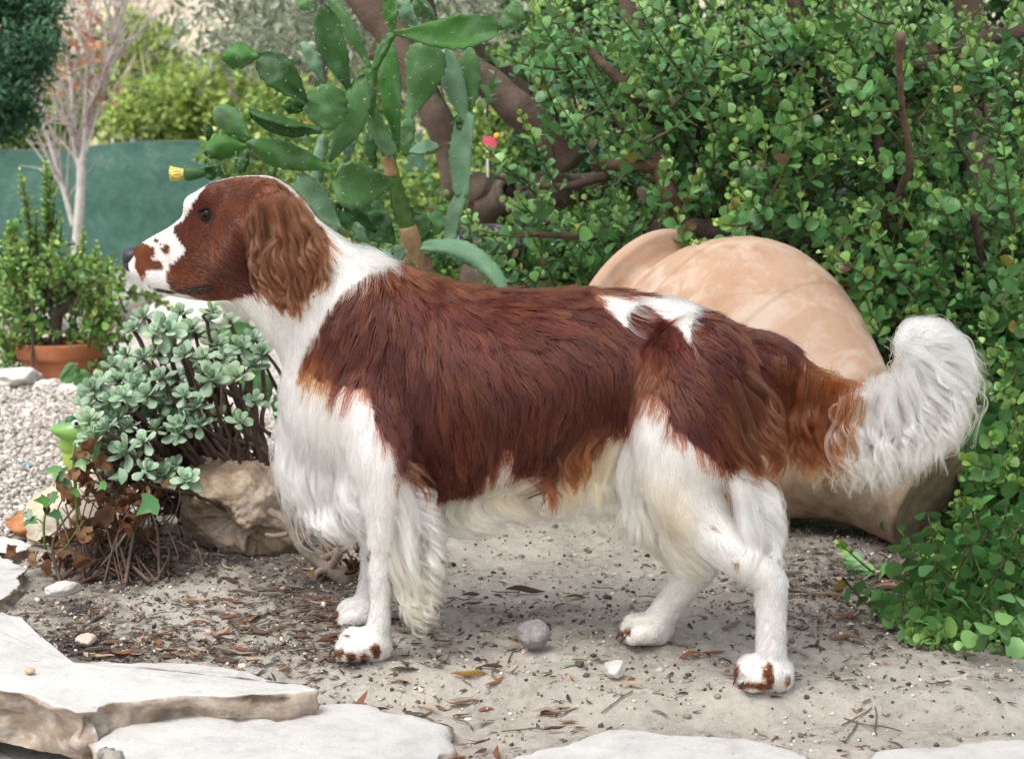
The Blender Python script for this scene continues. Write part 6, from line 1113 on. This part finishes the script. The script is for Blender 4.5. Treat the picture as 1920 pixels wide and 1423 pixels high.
e = fell(142, 794, 7.5, 4, 6.5, 2.972, 'eye', ew); e2 = fell(143, 794, 4.2, 3, 4.2, 2.968, 'pupil', eb_); e2.parent = e
V, F = tube(crom([list(P(x, y, Y)) for x, y, Y in ((98,806,2.995),(106,816,2.978),(120,822,2.970),(138,824,2.969),(158,818,2.972))], 16), .0010, 5); put('mouth_line', V-off, F, plain('frog_line', (.05,.10,.02), .5), FG)
# scrap of turquoise plastic on the gravel
o = put('plastic_scrap', *(lambda q: (q[0]*np.array([.026,.015,.012]), q[1]))(crumple(77)), plain('turquoise_plastic', (.06,.33,.38), .35, .5)); o.location = onG(50, 884, .012); tag(o, 'scrap of turquoise plastic on the gravel', 'litter')
# pink tag flower on a thin stake, black hose
PF = thing('pink_tag', 'pink plant tag on a thin stake seen under the leaning limb', 'plant tag', tuple(P(918, 360, 4.6))); off = np.array(PF.location); q = mpx(4.6)
V = np.array([(x*q, -.001 + y*.002, z*q) for y in (0, 1) for x, z in ((-14,-8),(-12,9),(2,10),(13,7),(14,-4),(8,-13),(2,-12),(-4,-2),(-8,-8))]); n = 9
put('tag', V + np.array(P(918,266,4.6)) - off, [tuple(range(n))[::-1], tuple(range(n, 2*n))] + [(i, (i+1) % n, n+(i+1) % n, n+i) for i in range(n)], plain('pink_plastic', (.72,.10,.17), .5), PF, False)
V, F = tube([list(P(914,276,4.6)), list(P(916,420,4.6))], .004, 6); put('stake', V-off, F, plain('stake_grey', (.42,.42,.40), .6), PF); V, F = ico(1); put('bud', V*.010 + np.array(P(932,256,4.6)) - off, F, plain('yellow_bud', (.62,.36,.04), .6), PF)
hose = []
for k in range(4):
    a = np.linspace(0, 2*math.pi*.9, 36); c = np.array(P(905+6*k, 462+5*k, 3.3)); hose.append(c + np.stack([(.052+.004*k)*np.cos(a+k), .05*np.sin(a+k), .028*np.sin(a+k)*1.2 + .006*k], 1))
V, F = tube(crom(np.vstack(hose), 200), .0058, 7); tag(put('garden_hose', V, F, plain('black_rubber', (.02,.022,.028), .4, .5)), 'coil of black hose behind the drooping cactus pads', 'hose')
# ---------------------------------------------------------------- dead leaves and bits on the soil
def lance(seed, n=9):
    r = np.random.default_rng(seed); T = np.linspace(0, 1, n); w = np.interp(T, [0,.08,.3,.55,.8,1], [.02,.06,.13,.15,.09,.005]); bend = r.uniform(-.12, .25); curl = r.uniform(.2, 1.4)*r.choice((1, 1, -.6)); sw = r.uniform(-.12, .12); V = []
    for t, ww in zip(T, w):
        z = bend*(t-.5)**2*1.6 + .02*math.sin(t*9+seed); 
        for s in (-1, -.5, 0, .5, 1): V.append((ww*s*math.cos(curl*abs(s)*.8) + sw*math.sin(t*3), t-.5, z + ww*abs(s)*math.sin(curl*abs(s)*.8)))
    F = np.array([(i*5+j, i*5+j+1, (i+1)*5+j+1, (i+1)*5+j) for i in range(n-1) for j in range(4)]); V = np.array(V); V[:, 2] -= V[:, 2].min(); return V, F
LM = {}; FLAT = {s for s in range(7) if abs(np.random.default_rng(s).uniform(-.12, .25)) < .09}
def lmesh(kind, s, col):
    k = (kind, s)
    if k not in LM: V, F = lance(s); LM[k] = mesh('dead_leaf', V, F, DRY, attr={'tint': np.tile(col, (len(V), 1))})
    return LM[k]
KC = {'rust': (.23,.105,.055), 'brown': (.125,.082,.060), 'grey': (.30,.255,.215), 'tan': (.42,.32,.22), 'yellow': (.42,.27,.06), 'green': (.30,.36,.26), 'pale': (.52,.48,.43), 'orange': (.42,.20,.055)}
KL = {'rust': 'narrow rust brown dry leaf lying flat on the soil', 'brown': 'dark brown withered leaf lying among soil crumbs', 'grey': 'greyish dry leaf lying on the soil', 'tan': 'tan dry leaf lying on the soil'}
def where(px, py):
    if px < 360: return 'by the foot of the withered plant' if py < 1130 else ('above the left end of the broken slab' if py > 1190 else 'on open soil left of the front paws')
    if px < 620: return 'along the back of the broken slab' if py > 1190 else ('near the cut shrub' if px > 500 else 'on the soil below the boulder')
    if px < 860: return 'on the soil in front of the near front paw' if py > 1240 else 'beside the front paws'
    if px < 1150: return 'between the slabs and the round stone' if py > 1260 else ('under the dog\'s belly' if py < 1150 else 'around the round grey stone')
    if px < 1380: return 'behind the rounded white slab' if py > 1290 else 'between the two hind paws'
    if px < 1560: return 'right below the near hind paw' if py > 1250 else 'just right of the near hind leg'
    if px < 1730: return 'below the lying jar' if py < 1130 else ('left of the lowest bush shoots' if py < 1240 else 'on open soil above the half sunk slab')
    return 'under the lowest shoots of the bush' if py < 1200 else 'on bare soil by the right edge'
def dleaf(px, py, kind, Lpx, ang, label=None, seed=None, tilt=0.0, zoff=.0015, group=None):
    g = G(px, py); z = float(soil_z(np.array([g.x]), np.array([g.y]))[0]); L = Lpx*mpx(g.y); s = seed if seed is not None else int(rng.integers(0, 7))
    o = link('dry_leaf', lmesh(kind, s, KC[kind])); o.location = (g.x, g.y, z + zoff); o.rotation_euler = (tilt + rng.normal(0, .10), rng.normal(0, .18), ang); o.scale = (L, L, L); size = ('flat ' if s in FLAT else 'arched ') + 'short' if False else ('short' if Lpx < 36 else ('long' if Lpx > 52 else 'mid sized')); size += ' flat' if s in FLAT else ' arched'; w = {'rust':'rust brown dry leaf','brown':'dark withered leaf','grey':'greyish dry leaf','tan':'tan dry leaf'}.get(kind); return tag(o, label or f'{size} {w} {where(px, py)}', 'dry leaf', group or f'{kind} dry leaves strewn over the soil')
H_ = math.pi/2
dleaf(880,1250,'yellow',74,-H_+.25,'yellow curled leaf on the soil between the front paws and the slabs',1); dleaf(1070,1243,'green',60,H_+.2,'pale green leaf lying right of the round grey stone',2); dleaf(677,1290,'rust',66,-.6,'broad rust leaf propped up beside the low slab',3,.9,.012); dleaf(935,1365,'rust',50,.1,'rust leaf pointing at the camera in the gap between two slabs',4); dleaf(1073,1270,'orange',26,.3,'short orange brown leaf right of the round stone',5)
dleaf(545,1315,'orange',62,-H_+.15,'orange leaf wedged between the broken slab and the low slab',6); dleaf(805,1310,'pale',70,H_+.25,'long pale grey leaf on the litter behind the low slab',2); dleaf(1340,1226,'rust',56,-H_+.35,'rust leaf lying left of the near hind paw',0); dleaf(1128,1352,'pale',26,.8,'pale scrap of leaf by the white rounded slab',1); dleaf(860,1272,'rust',60,H_-.1,'rust leaf just below the yellow curled leaf',4)
dleaf(945,1083,'pale',34,.9,'pale upright leaf on the soil under the belly',3); dleaf(985,1100,'brown',80,-H_+.1,'long dark leaf lying behind the round grey stone',5); dleaf(915,1132,'pale',28,-H_,'white leaf scrap on the soil under the dog\'s belly',6); dleaf(1082,1105,'brown',60,H_+.35,'purplish brown leaf left of the far hind paw',2); dleaf(968,1190,'orange',34,-H_,'orange stub of a leaf touching the round stone',1)
dleaf(1585,1195,'rust',62,-H_+.3,'reddish curled leaf right of the near hind leg',3); dleaf(1530,1180,'grey',44,.1,'grey leaf standing on edge right of the near hind leg',0,1.0,.008); dleaf(1780,1270,'pale',80,H_+.35,'split pale leaf at the right edge of the soil',4); dleaf(1680,1110,'tan',86,-H_,'long tan leaf under the trailing green shoots',5); dleaf(1620,1125,'grey',90,H_+.12,'long grey leaf lying below the trailing green shoots',6); dleaf(1480,1090,'grey',64,H_+.2,'grey leaf just right of the near hind leg',1)
for k in range(225):
    u = rng.random()
    if u < .24: x, y = rng.normal(380, 210), rng.normal(1215, 22)
    elif u < .50: x, y = rng.normal(590, 130), rng.normal(1135, 36)
    elif u < .68: x, y = rng.normal(1640, 130), rng.normal(1120, 45)
    elif u < .80: x, y = rng.normal(880, 150), rng.normal(1310, 34)
    else: x, y = rng.uniform(100, 1890), rng.uniform(1060, 1390)
    if not (60 < x < 1915 and 1030 < y < 1385): continue
    g = G(x, y); 
    if y > 1235 and x < 620: y = 1232 - rng.random()*12
    if x < 860 and y > 1312: continue
    if x > 1600 and y > 1380: continue
    kd = rng.choice(['rust', 'brown', 'grey', 'tan'], p=[.30, .36, .20, .14]); dleaf(x, y, kd, rng.uniform(26, 62), rng.choice((-1, 1))*(H_ + rng.normal(0, .55)), zoff=rng.uniform(.001, .006))
# finer litter nobody could count
n = 3000; u = rng.random(n); x = np.where(u < .5, rng.normal(400, 230, n), np.where(u < .85, rng.normal(1650, 160, n), rng.uniform(60, 1900, n))); y = np.where(u < .5, rng.normal(1195, 42, n), np.where(u < .85, rng.normal(1115, 50, n), rng.uniform(1030, 1400, n)))
g = np.array([G(a, min(b, 1395)) for a, b in zip(x, y)]); k = inpoly(g[:, 0], g[:, 1], sp); g = g[k]; g[:, 2] = soil_z(g[:, 0], g[:, 1]) + .002; n = len(g); V0, F0 = lance(2, 4); a = rng.uniform(0, 6.28, n)
R = zrot(n, .22); V, F, t = scatter(V0, F0, g, R, np.stack([rng.uniform(.008, .02, n)]*2 + [rng.uniform(.005, .02, n)], 1), pal(n, [(.09,.07,.055),(.14,.10,.075),(.19,.105,.065),(.32,.27,.22),(.065,.055,.05),(.12,.095,.08)], .25)); tag(put('leaf_litter', V, F, DRY, attr={'tint': t}), kind='stuff')
tw = []
for k in range(130):
    x, y = (rng.normal(560, 120), rng.normal(1125, 40)) if k % 3 else (rng.uniform(80, 1880), rng.uniform(1040, 1380)); p0 = np.array(G(x, y)); a = rng.uniform(0, 3.14); L = rng.uniform(.02, .07); t = np.linspace(-.5, .5, 7)[:, None]; p = p0 + t*L*np.array([math.cos(a), math.sin(a), 0]) + np.sin(t*5+k)*.003
    p[:, 2] = soil_z(p[:, 0], p[:, 1]) + .002 + np.abs(rng.normal(0, .002)); tw.append(tube(p, .0009, 4, False))
V, F = join(tw); tag(put('twig_litter', V, F, BARK, attr={'tint': np.tile((.16,.115,.09), (len(V), 1))}), kind='stuff')
